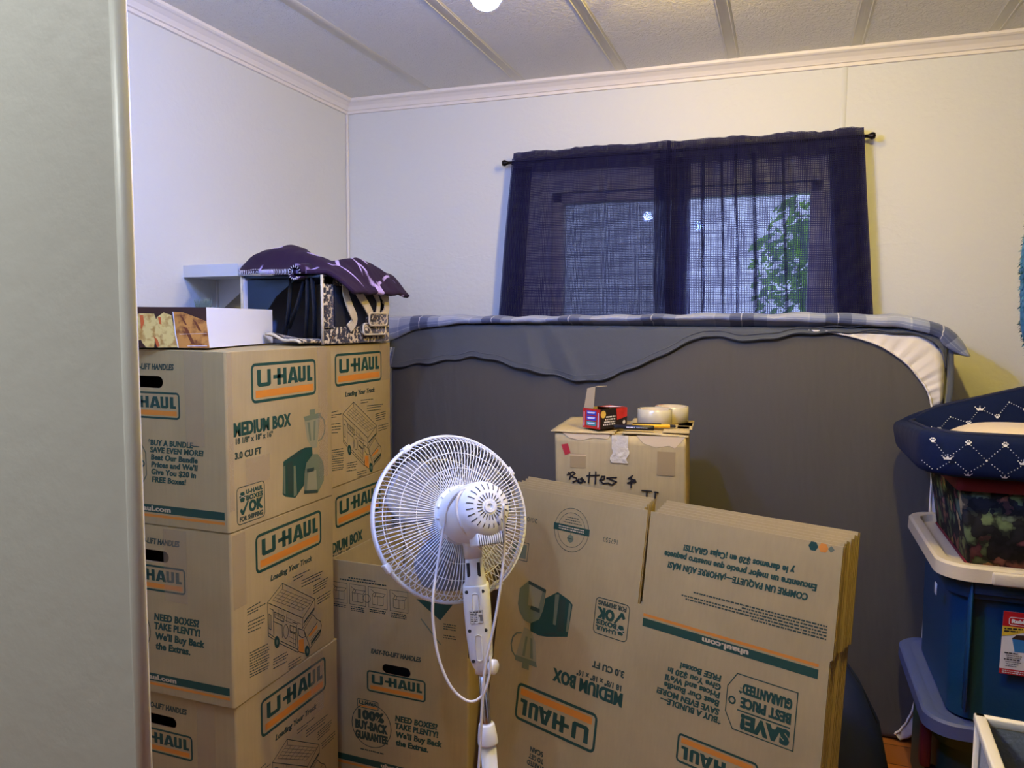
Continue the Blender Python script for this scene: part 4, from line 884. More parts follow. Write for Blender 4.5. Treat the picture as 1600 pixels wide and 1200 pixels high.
def curtain(xt0, xt1, xb0, xb1, folds, seed, label, sag=()):
    t = thing('curtain', label, 'curtain', (0, 0, 0), 0, 'navy curtains')
    ZB = 1.16
    def dens(s): return s
    def f(s, v):
        z = RZ+.036-(RZ+.036-ZB)*v; zz = RZ-z
        x = (xt0+(xt1-xt0)*s)*(1-v)+(xb0+(xb1-xb0)*s)*v
        hgt = min(1, max(0, (zz+.02)/.35))
        y = 0
        for (s0, wd, a, dr) in folds:
            y += a*math.exp(-((s-s0-dr*v)/wd)**2)*(.35+.65*hgt)
        y += (.0035*math.sin(s*95+seed)+.0025*math.sin(s*61+2*seed))*(1-.5*hgt)+.004*nz(s*4, v*1.5, seed, 1)*hgt
        x += .006*nz(s*5, v*2, seed+5, 1)*hgt
        ed = max(0, (abs(s-.5)-.47)/.03); y -= 0
        if abs(zz) < .012: y = CY-.0125+y*.3
        elif zz < 0: y = CY-.004+y*.7; z += .007*nz(s*7, 1, seed, 1)+.0022*math.sin(s*70+seed)*nz(s*11,3,seed,1)*2
        else: y = CY-.012+y*min(1, .3+zz*8)
        return (x, min(y, YB-.006), z)
    b = MB(); nu, nv = 130, 46
    rows = [0, .02, .032, .042, .05, .058, .07]+[.07+.93*(i/(nv-6))**1.0 for i in range(1, nv-5)]
    vs = []; uvs = []
    for v in rows:
        for i in range(nu+1):
            vs.append(f(i/nu, v)); uvs.append((xt0+(xb1-xb0)*i/nu, v*(RZ-ZB)))
    k = nu+1; fs = [(j*k+i, j*k+i+1, (j+1)*k+i+1, (j+1)*k+i) for j in range(len(rows)-1) for i in range(nu)]
    b.add(vs, fs, 0, True); b.uv = uvs; b.build('cloth', m_cur, t, recalc=False)
    # back of the rod pocket
    b = MB(); vs = []; uvs = []
    for v in rows[:8]:
        for i in range(0, nu+1, 2):
            x, y, z = f(i/nu, v); vs.append((x, min(2*CY-y+.001, YB-.003), z)); uvs.append((x, z))
    k = nu//2+1; b.add(vs, [(j*k+i, j*k+i+1, (j+1)*k+i+1, (j+1)*k+i) for j in range(7) for i in range(k-1)], 0, True); b.uv = uvs
    b.build('rod_pocket', m_cur, t, recalc=False)
    # doubled, gathered edges of the panel
    for (e0, e1) in sag:
        b = MB(); vs = []; uvs = []; q = 26
        for v in rows[6:]:
            for i in range(q+1):
                s = e0+(e1-e0)*i/q; x, y, z = f(s, v); vs.append((x, y+.010+.006*math.sin(i*1.7+seed), z)); uvs.append((x*1.1+.3, v*(RZ-ZB)))
        k = q+1; b.add(vs, [(j*k+i, j*k+i+1, (j+1)*k+i+1, (j+1)*k+i) for j in range(len(rows)-7) for i in range(q)], 0, True); b.uv = uvs
        b.build('gathered_fold', m_cur, t, recalc=False)
curtain(-1.047, -.428, -1.12, -.405, [(.03, .04, -.008, 0), (.14, .03, .012, .01), (.22, .03, -.010, .02), (.60, .02, .012, .04), (.80, .02, -.012, .03), (.93, .03, .012, 0), (1.0, .03, -.016, 0)], 1.3, 'left navy curtain panel, evenly sheer', ((0, .13), (.90, 1.0)))
curtain(-.440, .228, -.425, .300, [(0, .03, -.016, 0), (.08, .025, .012, 0), (.19, .018, -.014, .03), (.29, .014, .016, .03), (.36, .012, -.014, .05), (.45, .012, .018, .03), (.52, .014, -.012, .06), (.60, .012, .012, .10), (.70, .016, -.010, -.02), (.84, .02, .014, 0), (.92, .02, -.012, .02), (1.0, .03, -.006, 0)], 2.1, 'right navy curtain panel, creased, greener light behind it', ((0, .13), (.83, 1.0), (.185, .205), (.285, .30), (.36, .372), (.45, .468), (.60, .612)))
# ------------------------------------------------------------------ wall shelf
m_shelf = mat('shelf_white', srgb(214, 216, 218), .5)
t = thing('wall_shelf', 'white shelf board on the left wall, above the box stacks', 'shelf', (XL, 1.99, 1.51))
b = MB(); b.prism([(0, 0), (.245, -.035), (.245, .955), (0, .955)], (0, 0, -.019), (1, 0, 0), (0, 1, 0), (0, 0, 1), .038); b.build('board', m_shelf, t)
for y in (.15, .8):
    b = MB().box((0, y, -.15), (.004, y+.025, -.019)); b.box((0, y, -.023), (.19, y+.025, -.019)); b.prism([(.004, -.02), (.15, -.02), (.004, -.13)], (0, y+.010, 0), (1, 0, 0), (0, 0, 1), (0, 1, 0), .004); b.build('bracket', m_shelf, t)

# ------------------------------------------------------------------ pet carrier
m_leop = mat('leopard_cloth', srgb(205, 186, 142), .85, sheen=.3)
def leopard():
    n, l, b = N(m_leop); tc = n.new('ShaderNodeTexCoord')
    no = n.new('ShaderNodeTexNoise'); no.inputs['Scale'].default_value = 60; l.new(tc.outputs['Object'], no.inputs['Vector'])
    ad = n.new('ShaderNodeMix'); ad.data_type = 'VECTOR'; ad.inputs['Factor'].default_value = .025; l.new(tc.outputs['Object'], ad.inputs['A']); l.new(no.outputs['Color'], ad.inputs['B'])
    v = n.new('ShaderNodeTexVoronoi'); v.inputs['Scale'].default_value = 78; v.inputs['Randomness'].default_value = .9; l.new(ad.outputs['Result'], v.inputs['Vector'])
    r = ramp(n, [(0, srgb(120, 92, 54)), (.16, srgb(132, 100, 58)), (.22, srgb(22, 18, 16)), (.58, srgb(26, 20, 18)), (.64, srgb(196, 178, 136)), (1, srgb(214, 196, 156))]); l.new(v.outputs['Distance'], r.inputs[0])
    l.new(r.outputs[0], b.inputs['Base Color'])
leopard()
m_beige = mat('beige_webbing', srgb(205, 192, 160), .8, bump=.3, bscale=260)
m_black = mat('black_cloth', srgb(26, 27, 32), .85, bump=.2, bscale=120)
m_teal = mat('carrier_lining', srgb(44, 58, 72), .8)
m_mesh = mat('black_mesh', srgb(30, 32, 44), .8)
n, l, p = N(m_mesh); _t = n.new('ShaderNodeBsdfTransparent'); _m = n.new('ShaderNodeMixShader'); _m.inputs[0].default_value = .55
l.new(_t.outputs[0], _m.inputs[1]); l.new(p.outputs[0], _m.inputs[2]); l.new(_m.outputs[0], n['Material Output'].inputs[0])
CX0, CX1, CY0, CY1, CZ0, CZ1 = -1.535, -1.250, 1.885, 2.270, 1.286, 1.486
t = thing('pet_carrier', 'leopard print soft pet carrier, front open, on the box stacks', 'pet carrier', (-1.39, 2.08, CZ0))
T0 = Matrix.Translation((1.39, -2.08, -CZ0))
def cb(lo, hi, bev=.003): return MB().box(lo, hi, bev, 2, T0)
# end panel facing right: leopard border round a mesh window
b = MB()
b.box((CX1-.012, CY0, CZ0), (CX1, CY1, CZ0+.052), .004, 2, T0); b.box((CX1-.012, CY0, CZ0+.04), (CX1, CY0+.052, CZ1), .004, 2, T0); b.box((CX1-.012, CY1-.045, CZ0+.04), (CX1, CY1, CZ1), .004, 2, T0); b.box((CX1-.012, CY0, CZ1-.03), (CX1, CY1, CZ1), .004, 2, T0)
b.build('end_border', m_leop, t)
cb((CX1-.009, CY0+.045, CZ0+.045), (CX1-.002, CY1-.04, CZ1-.025)).build('mesh_window', m_mesh, t)
cb((CX1-.010, CY0+.06, CZ0+.05), (CX1+.0005, CY0+.115, CZ1-.028)).build('mesh_trim', m_black, t)
m_cback = mat('carrier_back', srgb(196, 190, 188), .85, bump=.4, bscale=14)
cb((CX0, CY0, CZ0), (CX0+.010, CY1, CZ1)).build('end_panel', m_cback, t)
cb((CX0, CY1-.010, CZ0), (CX1-.012, CY1, CZ1)).build('back_panel', mat('carrier_back', srgb(196, 190, 188), .85, bump=.4, bscale=14), t)
cb((CX0, CY0, CZ0), (CX1-.012, CY1-.01, CZ0+.012)).build('floor_panel', mat('carrier_floor', srgb(96, 92, 92), .85), t)
cb((CX0, CY0, CZ1-.008), (CX1-.012, CY1-.01, CZ1)).build('roof_panel', m_teal, t)
for x in (CX0, CX1-.006):
    MB().tube([T0 @ Vector((x+.002, CY0-.002, z)) for z in (CZ0, CZ0+.1, CZ1)], .0042, 8).build('piping', m_beige, t)
b = MB()
for p0, p1 in (((-1.37, 1.90, 1.48), (-1.40, 1.905, 1.296)), ((-1.31, 1.895, 1.48), (-1.325, 1.90, 1.296)), ((-1.325, 1.90, 1.47), (-1.385, 1.905, 1.33)), ((-1.295, 1.895, 1.48), (-1.292, 1.90, 1.30))):
    b.tube([T0 @ Vector(p0), T0 @ ((Vector(p0)+Vector(p1))/2+Vector((.006, -.004, 0))), T0 @ Vector(p1)], .010, 8, flat=.3)
b.build('tie_strap', m_black, t)
# lining cloth sagging inside, opposite the gap
b = MB(); b.prism([(0, 0), (.17, 0), (.10, -.05), (.055, -.11), (0, -.15)], T0 @ Vector((CX0+.012, CY0+.012, CZ1-.012)), (1, 0, 0), (0, 0, 1), (0, 1, 0), .004); b.build('lining_drape', m_teal, t)
# opened front panel lying on the box
b = MB()
def flapf(s, q): x = -1.372+.115*s; y = CY0-.004-.10*q; return T0 @ Vector((x, y, CZ0+.004+.018*(1-s)*(.3+q)+.004*math.sin(s*9)))
b.grid(flapf, 12, 6); ff_ = o = b.build('front_flap', m_leop, t); md = o.modifiers.new('s', 'SOLIDIFY'); md.thickness = .008; md.offset = 1
MB().tube([flapf(i/12, 1)+Vector((0, 0, .003)) for i in range(13)], .0045, 6).build('piping', m_beige, ff_)
# webbing handles
ypx = lambda px: CY0+(px-508)/(608-508)*(CY1-CY0); zpx = lambda py: CZ1-(py-430)/(540-430)*(CZ1-CZ0)
def strap(pts, wd=.030, lift=.006):
    P = spline([(CX1+lift+q, ypx(a), zpx(c)) for a, c, q in pts], 6); b = MB(); secs = []
    for i, p in enumerate(P):
        d = (P[min(i+1, len(P)-1)]-P[max(i-1, 0)]).normalized(); sd = d.cross(Vector((1, 0, 0))).normalized()*wd/2; o = Vector((.0018, 0, 0))
        secs.append([T0 @ (p+sd+o), T0 @ (p-sd+o), T0 @ (p-sd-o), T0 @ (p+sd-o)])
    b.loft(secs, sm=False); b.build('handle_strap', m_beige, t)
strap([(536, 432, 0), (533, 455, .006), (537, 480, .012), (545, 500, .008), (540, 515, 0)])
strap([(545, 430, 0), (551, 455, .010), (560, 478, .018), (567, 492, .016)])
strap([(590, 447, 0), (594, 468, .012), (592, 485, .016), (586, 496, .014)]); strap([(580, 452, 0), (583, 470, .008), (579, 490, .012)], .02)
def pad(y0, y1, z0, z1, x, th, nm, r=.012):
    b = MB(); secs = []
    for q, in_ in ((0, .003), (.3, 0), (.7, 0), (1, .004)): secs.append([T0 @ Vector((x+th*q, (y0+y1)/2+a, (z0+z1)/2+c)) for a, c in rrect(abs(y1-y0)/2-in_, abs(z1-z0)/2-in_, r, 4)])
    b.loft(secs); pd_ = b.build(nm, m_leop, t)
    MB().tube([T0 @ Vector((x+th*.9, (y0+y1)/2+a, (z0+z1)/2+c)) for a, c in rrect(abs(y1-y0)/2, abs(z1-z0)/2, r, 4)], .0035, 6, closed=True).build('piping', m_beige, pd_)
pad(ypx(558), ypx(594), zpx(526), zpx(507), CX1+.002, .014, 'handle_wrap_lower'); pad(ypx(563), ypx(592), zpx(510), zpx(489), CX1+.010, .016, 'handle_wrap')

# ------------------------------------------------------------------ fleece blanket on the carrier
m_fleece = mat('purple_fleece', srgb(46, 30, 50), .95, sheen=.04, spec=.1)
def fleece():
    n, l, b = N(m_fleece); tc = n.new('ShaderNodeTexCoord'); mp = n.new('ShaderNodeMapping'); mp.inputs['Location'].default_value = (.031, .018, 0); mp.inputs['Scale'].default_value = (1, 1, .0); l.new(tc.outputs['Object'], mp.inputs[0])
    v = n.new('ShaderNodeTexVoronoi'); v.feature = 'DISTANCE_TO_EDGE'; v.inputs['Scale'].default_value = 7.5; l.new(mp.outputs[0], v.inputs['Vector'])
    r = ramp(n, [(0, (1, 1, 1)), (.020, (1, 1, 1)), (.026, (0, 0, 0))]); l.new(v.outputs['Distance'], r.inputs[0])
    t2 = n.new('ShaderNodeTexNoise'); t2.inputs['Scale'].default_value = 11; l.new(mp.outputs[0], t2.inputs['Vector'])
    k = ramp(n, [(.50, (0, 0, 0)), (.56, (1, 1, 1))]); l.new(t2.outputs['Fac'], k.inputs[0])
    mu = n.new('ShaderNodeMath'); mu.operation = 'MULTIPLY'; l.new(r.outputs[0], mu.inputs[0]); l.new(k.outputs[0], mu.inputs[1])
    v2 = n.new('ShaderNodeTexVoronoi'); v2.inputs['Scale'].default_value = 8; m3 = n.new('ShaderNodeMapping'); m3.inputs['Scale'].default_value = (1, 1.6, .6); m3.inputs['Rotation'].default_value = (0, 0, .5); l.new(tc.outputs['Object'], m3.inputs[0]); l.new(m3.outputs[0], v2.inputs['Vector'])
    r2 = ramp(n, [(0, (1, 1, 1)), (.20, (1, 1, 1)), (.21, (0, 0, 0))]); l.new(v2.outputs['Distance'], r2.inputs[0])
    mxm = n.new('ShaderNodeMath'); mxm.operation = 'MAXIMUM'; l.new(mu.outputs[0], mxm.inputs[0]); l.new(r2.outputs[0], mxm.inputs[1])
    mx = n.new('ShaderNodeMix'); mx.data_type = 'RGBA'; mx.inputs['A'].default_value = srgb(46, 30, 50); mx.inputs['B'].default_value = srgb(190, 170, 222); l.new(mxm.outputs[0], mx.inputs['Factor']); l.new(mx.outputs['Result'], b.inputs['Base Color'])
    t3 = n.new('ShaderNodeTexNoise'); t3.inputs['Scale'].default_value = 400; l.new(tc.outputs['Object'], t3.inputs['Vector']); bp = n.new('ShaderNodeBump'); bp.inputs['Strength'].default_value = .3; bp.inputs['Distance'].default_value = .003; l.new(t3.outputs['Fac'], bp.inputs['Height']); l.new(bp.outputs[0], b.inputs['Normal'])
fleece()
def blz(x, y):
    g = lambda cx, cy, wx, wy, h_: h_*math.exp(-((x-cx)/wx)**2-((y-cy)/wy)**2)
    z = 1.489+g(-1.43, 1.99, .085, .10, .082)+g(-1.52, 1.95, .05, .09, .034)+g(-1.285, 2.13, .045, .13, .052)+g(-1.33, 1.95, .05, .06, .030)
    z += .006*nz(x, y, 1, 16)+.003*nz(x, y, 4, 40)
    if x > -1.255: z -= .055*min(1, ((x+1.255)/.065))**1.5
    f_ = min(1, max(0, (1.935-y)/.06)); z = z*(1-f_)+(1.488 if x < -1.25 else min(z, 1.487))*f_
    return max(z, 1.4875) if (x < -1.245 and y > 1.882) else z
def blf(s, q):
    x = -1.556+.366*s; y0 = 1.865+.012*math.sin(s*9)-.006*math.sin(s*21); y1 = 2.305+.02*math.sin(s*5)
    if s < .12: y0 += .05*(1-s/.12)**2
    if s > .75: y0 += .075*((s-.75)/.25)**1.6
    y = y0+(y1-y0)*q; return (x, y, blz(x, y))
t = thing('fleece_blanket', 'dark purple fleece blanket with lilac leaf print heaped on the pet carrier', 'blanket', (0, 0, 0))
o = MB().grid(blf, 60, 60).build('blanket_cloth', m_fleece, t); md = o.modifiers.new('s', 'SOLIDIFY'); md.thickness = .011; md.offset = 1
m_stitch = mat('stitching', srgb(200, 196, 206), .8)
b = MB()
for i in range(44):
    s = .01+.62*i/44; p = Vector(blf(s, 0)); b.tube([p+Vector((0, -.0015, .013)), p+Vector((.001, -.0055, .005)), p+Vector((.001, -.002, -.002))], .0011, 5)
b.build('edge_stitching', m_stitch, t)
cr = MB()
P = [Vector((-1.320, 1.846, 1.489))+Vector((.022*math.cos(a)*(1-.25*a/6), 0, .024*math.sin(a)*(1-.25*a/6))) for a in [i*.42 for i in range(14)]]
secs = [[p+Vector((0, 0, 0)), p+Vector((.004, .055, .006)), p+Vector((.006, .055, .010)), p+Vector((.003, 0, .004))] for p in P]
cr.loft(secs); rc_ = cr.build('rolled_corner', m_fleece, t)
b = MB()
for p in P[::1]: b.tube([p+Vector((0, -.002, 0)), p+(p-Vector((-1.32, 1.846, 1.489)))*-.28+Vector((0, -.001, 0))], .0012, 5)
b.build('edge_stitching', m_stitch, rc_)

# ------------------------------------------------------------------ open food carton on the stack
m_cwhite = mat('carton_white', srgb(228, 232, 236), .35, coat=.2)
m_cdark = mat('carton_print_brown', srgb(58, 34, 26), .35); m_cchar = mat('carton_print_char', srgb(116, 62, 32), .4)
def food(name, c1, c2, sc):
    m = mat(name, c1, .4); n, l, b = N(m); tc = n.new('ShaderNodeTexCoord'); t_ = n.new('ShaderNodeTexNoise'); t_.inputs['Scale'].default_value = sc; t_.inputs['Detail'].default_value = 6; l.new(tc.outputs['Object'], t_.inputs['Vector'])
    r = ramp(n, [(.36, c2), (.52, c1), (1, c1)]); l.new(t_.outputs['Fac'], r.inputs[0]); l.new(r.outputs[0], b.inputs['Base Color']); return m
m_tort = food('printed_flatbread', srgb(214, 190, 112), srgb(178, 136, 66), 60); m_tort2 = food('printed_flatbread_browned', srgb(196, 136, 62), srgb(120, 66, 30), 42)
m_fill = mat('printed_filling', srgb(196, 96, 44), .4)
yw = math.radians(16.5)
t = thing('food_carton', 'empty food carton with flatbread picture, one side plain white', 'carton', (-1.285, 1.452, 1.2875), yw)
W_, D_, H_ = .235, .42, .096
b = MB(); th = .0012
tl = .010                                                # the carton sits a little crooked
def V3(u, v, z): return (u, v, z+.0015)
pts = [(-W_, 0), (0, 0), (0, D_), (-W_, D_)]
ins = [(-W_+th, th), (-th, th), (-th, D_-th), (-W_+th, D_-th)]
b.add([V3(u, v, z) for z in (0, H_) for u, v in pts]+[V3(u, v, z) for z in (th, H_) for u, v in ins], [(3, 2, 1, 0), (0, 1, 5, 4), (2, 3, 7, 6), (3, 0, 4, 7), (8, 9, 10, 11), (13, 12, 8, 9), (14, 13, 9, 10), (15, 14, 10, 11), (12, 15, 11, 8), (4, 5, 13, 12), (5, 6, 14, 13), (6, 7, 15, 14), (7, 4, 12, 15)], 0)
b.add([V3(0, 0, 0), V3(0, D_, 0), V3(0, D_, H_), V3(0, 0, H_)], [(0, 1, 2, 3)], 1)
P = Print(); X = lambda px: (px-842)/842*.165*1.19; Z = lambda py: (645-py)/(645-235)*.091+.0015
pic = lambda L: [(X(a), Z(c)) for a, c in L]
P.poly(pic([(20, 420), (60, 330), (150, 280), (300, 285), (330, 380), (300, 560), (280, 640), (200, 640), (150, 560), (60, 600), (20, 560)]), 'a', 1)
P.poly(pic([(150, 480), (250, 470), (300, 560), (290, 645), (210, 645), (165, 590)]), 'a', 3)
P.poly(pic([(290, 430), (330, 320), (400, 270), (480, 300), (500, 420), (520, 560), (540, 640), (330, 645), (310, 560)]), 'a', 3)
P.poly(pic([(150, 300), (185, 300), (195, 380), (160, 460)]), 'c', 4); P.poly(pic([(340, 320), (370, 320), (375, 400), (350, 390)]), 'c', 4); P.poly(pic([(290, 520), (330, 560), (350, 630), (320, 640)]), 'c', 4)
P.poly(pic([(500, 262), (600, 268), (700, 305), (842, 360), (855, 500), (868, 645), (545, 645), (520, 500)]), 'b', 3)
P.poly(pic([(493, 262), (502, 262), (522, 500), (548, 645), (538, 645), (512, 500)]), 'd', 4)
for q in ([(570, 300), (600, 320), (640, 400), (620, 400)], [(600, 420), (640, 430), (720, 610), (680, 600)], [(700, 340), (740, 370), (790, 470), (760, 460)]): P.poly(pic(q), 'e', 4)
P.line(pic([(640, 625), (842, 622)]), .0012, 'd', 4); P.line(pic([(560, 500), (842, 490)]), .0006, 'd', 4)
P.put(b, lambda u, v, o: (u, -o, v), dict(a=2, b=3, c=4, d=0, e=5))
b.build('carton_body', [m_cwhite, m_cdark, m_tort, m_tort2, m_fill, m_cchar], t, recalc=False)
# front face dark, side face white
me = t.children[0].data
for pl in me.polygons[:14]:
    c = pl.center
    if abs(c.y) < .0006 and pl.material_index in (0, 1) and abs(pl.normal.y) > .9: pl.material_index = 1
    elif pl.material_index == 1: pl.material_index = 0
# ------------------------------------------------------------------ bristle tuft behind the carton's rim
t = thing('bristle_tuft', 'small grey green bristle brush peeping over the food carton', 'brush', (-1.478, 1.66, 1.2895))
b = MB(); rr = random.Random(3)
for i in range(150):
    a = rr.uniform(0, 2*PI); r = .018*math.sqrt(rr.random()); q = Vector((r*math.cos(a), r*math.sin(a), .09)); d = Vector((r*math.cos(a)*.5, r*math.sin(a)*.5, .026+rr.uniform(0, .012)))
    s_ = Vector((.0009, .0003, 0)); b.add([q-s_, q+s_, q+d], [(0, 1, 2)])
b.build('bristles', mat('bristle', srgb(104, 116, 104), .8), t, recalc=False)
MB().lathe([(0, 0), (.012, 0), (.011, .06), (.018, .075), (.019, .092), (0, .092)], 20).build('handle', mat('brush_handle', srgb(90, 96, 92), .5), t)
# ------------------------------------------------------------------ carton behind the flattened boxes
yw = math.radians(5)
moving_box('plain brown carton standing under the carton marked in black pen', 'none', 'none', (-.425, 2.257, 0), yw, bw=.385, bd=.36, bh=.645, seed=21, group='plain brown cartons')
t = thing('marked_carton', 'worn brown carton with black handwriting, holding a red box and tape', 'cardboard box', (-.608, 2.067, .645), yw)
bw, bd, bh = .366, .335, .400
b = MB(); ins = .004
lp = rrect(bw/2, bd/2, .008, 3, bw/2, bd/2)
b.loft([[(x+(.004*math.sin(y*20+z*9) if 0 < z < .4 else 0), y+.003*math.sin(x*17+z*14), z) for x, y in lp] for z in (0, .1, .2, .3, .37, bh-.004)], True, True)
m_ink = mat('black_marker_ink', srgb(28, 24, 24), .6); m_red = mat('red_label', srgb(176, 44, 50), .5); m_rub = mat('torn_paper', srgb(222, 196, 148), .8); m_old = mat('old_tape', srgb(160, 138, 96), .35)
P = Print()
for q in HW: P.line([(a, c-.645) for a, c in q], .0042, 'i')
P.poly([(.019, .364), (.038, .368), (.046, .341), (.030, .334)], 'r')
P.poly([(.02, .400), (.04, .385), (.075, .378), (.11, .388), (.15, .385), (.16, .400)], 't'); P.poly([(.23, .400), (.25, .378), (.285, .368), (.32, .375), (.335, .368), (.35, .385), (.362, .400)], 't')
P.rect(.288, .292, .337, .358, 'o'); P.rect(.045, .30, .09, .34, 'o')
P.line([(.045, .336), (.09, .337)], .003, 't', 2)
P.put(b, lambda u, v, o: (u, -.0035-o, v), dict(i=1, r=2, t=3, o=4))
b.build('body', [m_card2, m_ink, m_red, m_rub, m_old], t, recalc=False)
for i, (x0, x1, y0, y1, z, rx) in enumerate(((-.012, .168, -.006, bd-.01, bh-.004, .010), (.19, bw+.004, .004, bd+.006, bh-.004, -.012))):
    def fp(s, q, x0=x0, x1=x1, y0=y0, y1=y1, z=z, i=i): return (x0+(x1-x0)*s, y0+(y1-y0)*q, z+.0035+.003*math.sin(s*3+i)*abs(math.sin(q*4+i))+.0015*nz(s*4, q*4, i, 1))
    o = MB().grid(fp, 12, 12).build('top_flap', m_card2, t); md = o.modifiers.new('s', 'SOLIDIFY'); md.thickness = .0035; md.offset = 1
for (x0, x1, y0, y1, rz) in ((.30, .372, .02, .15, .06), (.31, .375, .17, .30, -.05), (.335, .378, .10, .24, .02)):
    b = MB().box((x0, y0, bh+.006), (x1, y1, bh+.0095), .001, 1, Matrix.Rotation(rz*.3, 4, 'Z')); b.build('torn_flap', m_card2, t)
b = MB()
def tp(s, q):
    x = .162+.046*s+(.004*math.sin(q*13) if q > .45 else 0); return (x, -.0045-.0015*abs(math.sin(s*7+q*5)), bh-.002-.078*q)
b.grid(tp, 10, 16); b.build('wrinkled_tape', mat('wrinkled_tape', srgb(214, 202, 172), .28, bump=.5, bscale=60), t, recalc=False)
top = .645+bh+.0105
Rb = Matrix.Rotation(yw, 4, 'Z')
def onbox(x, y, z=0): return Vector((-.608, 2.067, top+z)) + (Rb @ Vector((x, y, 0)))
# red snack box lying open
m_rbox = mat('red_carton', srgb(196, 40, 34), .4); m_bbox = mat('black_carton', srgb(34, 26, 26), .4); m_kin = mat('carton_inside', srgb(168, 148, 108), .8)
m_pr = [m_rbox, m_bbox, m_kin, mat('print_white', srgb(226, 222, 220), .5), mat('print_blue', srgb(62, 70, 168), .5), mat('print_yellow', srgb(226, 186, 84), .5), mat('print_teal', srgb(62, 150, 140), .5)]
c = onbox(.072, .042); t = thing('small_printed_box', 'small red and black printed box with its end flap up, on the marked carton', 'box', c, math.radians(-30))
w2, d2, h2 = .068, .113, .056                            # end face w2 wide, the box runs back along +y
b = MB()
P0 = [(0, 0), (w2, 0), (w2, d2), (0, d2)]; q = .0012; P1 = [(q, q), (w2-q, q), (w2-q, d2-q), (q, d2-q)]
v8 = [(x, y, z) for z in (0, h2) for x, y in P0]
b.add(v8, [(3, 2, 1, 0)], 2); b.add(v8, [(0, 1, 5, 4)], 0); b.add(v8, [(1, 2, 6, 5)], 1); b.add(v8, [(2, 3, 7, 6)], 1); b.add(v8, [(3, 0, 4, 7)], 0)
i8 = [(x, y, z) for z in (q, h2) for x, y in P1]; b.add(i8, [(0, 1, 2, 3)], 1); b.add(i8, [(4, 5, 1, 0), (5, 6, 2, 1), (6, 7, 3, 2), (7, 4, 0, 3)], 2)
b.add([(0, d2*.52, h2), (w2, d2*.40, h2+.004), (w2, d2, h2), (0, d2, h2)], [(0, 1, 2, 3)], 0)
b.add([(w2*.25, d2*.55, h2+.0012), (w2*.85, d2*.50, h2+.0035), (w2*.8, d2*.92, h2+.0008), (w2*.3, d2*.92, h2+.0006)], [(0, 1, 2, 3)], 3)
for i, cc in enumerate((6, 4, 4)):
    z = .008+i*.0150; b.add([(w2*.22, -.0004, z), (w2*.78, -.0004, z), (w2*.78, -.0004, z+.012), (w2*.22, -.0004, z+.012)], [(0, 1, 2, 3)], cc)
    b.add([(w2*.3, -.0007, z+.004), (w2*.68, -.0007, z+.005), (w2*.72, -.0007, z+.0095), (w2*.26, -.0007, z+.008)], [(0, 1, 2, 3)], 3)
b.add([(w2*.06, -.0004, .004), (w2*.10, -.0004, .006), (w2*.10, -.0004, .046), (w2*.06, -.0004, .046)], [(0, 1, 2, 3)], 3); b.add([(w2*.86, -.0004, .004), (w2*.92, -.0004, .006), (w2*.92, -.0004, .046), (w2*.88, -.0004, .046)], [(0, 1, 2, 3)], 3)
P = Print(); rr = random.Random(4)
for i in range(4): P.micro(.012+.004*i, .062, .010+i*.0072, .0040, 'w', rnd=rr)
P.circle(.012, .042, .011, 'y', 2, 10); P.poly([(.070, .022), (.113, .030), (.113, .056), (.066, .056)], 'r', 1); P.circle(.100, .014, .006, 'w', 1, 8); P.poly([(.085, .04), (.112, .043), (.112, .05), (.085, .05)], 'r', 1)
P.put(b, lambda u, v, o: (w2+o, u, v), dict(w=3, y=5, r=0)); b.build('box_body', m_pr, t, recalc=False)
fl = MB(); fl.add([(.004, .0, h2), (w2*.55, .004, h2+.001), (w2*.52, .012, h2+.062), (.008, .008, h2+.056)], [(0, 1, 2, 3)]); fl.add([(w2*.52, .012, h2+.062), (.008, .008, h2+.056), (.030, .03, h2+.063), (w2*.95, .03, h2+.066)], [(0, 1, 2, 3)])
o = fl.build('end_flap', m_kin, t); md = o.modifiers.new('s', 'SOLIDIFY'); md.thickness = .0012
# two tape rolls
m_roll = mat('tape_roll', srgb(206, 196, 160), .2, coat=.4); m_core = mat('roll_core', srgb(196, 180, 146), .7); m_rollprint = mat('roll_label', srgb(226, 220, 208), .5)
def roll(loc, label, printed):
    t = thing('packing_tape_roll', label, 'tape roll', loc, .3, 'packing tape rolls')
    tp_ = MB().lathe([(.041, .001), (.049, 0), (.0505, .001), (.0505, .047), (.049, .048), (.041, .047), (.041, .001)], 48).build('tape', m_roll, t)
    MB().lathe([(.038, .0005), (.041, .0005), (.041, .0475), (.038, .0475), (.038, .0005)], 48).build('core', m_core, t)
    if printed:
        for k in range(3):
            a = 2.0+k*1.0
            MB().add([((r*math.cos(a+q)), (r*math.sin(a+q)), .0484) for r, q in ((.0425, 0), (.0425, .4), (.0475, .38), (.0475, 0))], [(0, 1, 2, 3)]).build('end_print', m_red, tp_, recalc=False)
roll(onbox(.268, .150), 'clear packing tape roll nearer the marker, on the marked carton', False)
roll(onbox(.312, .243), 'packing tape roll with red print, partly behind the other roll', True)
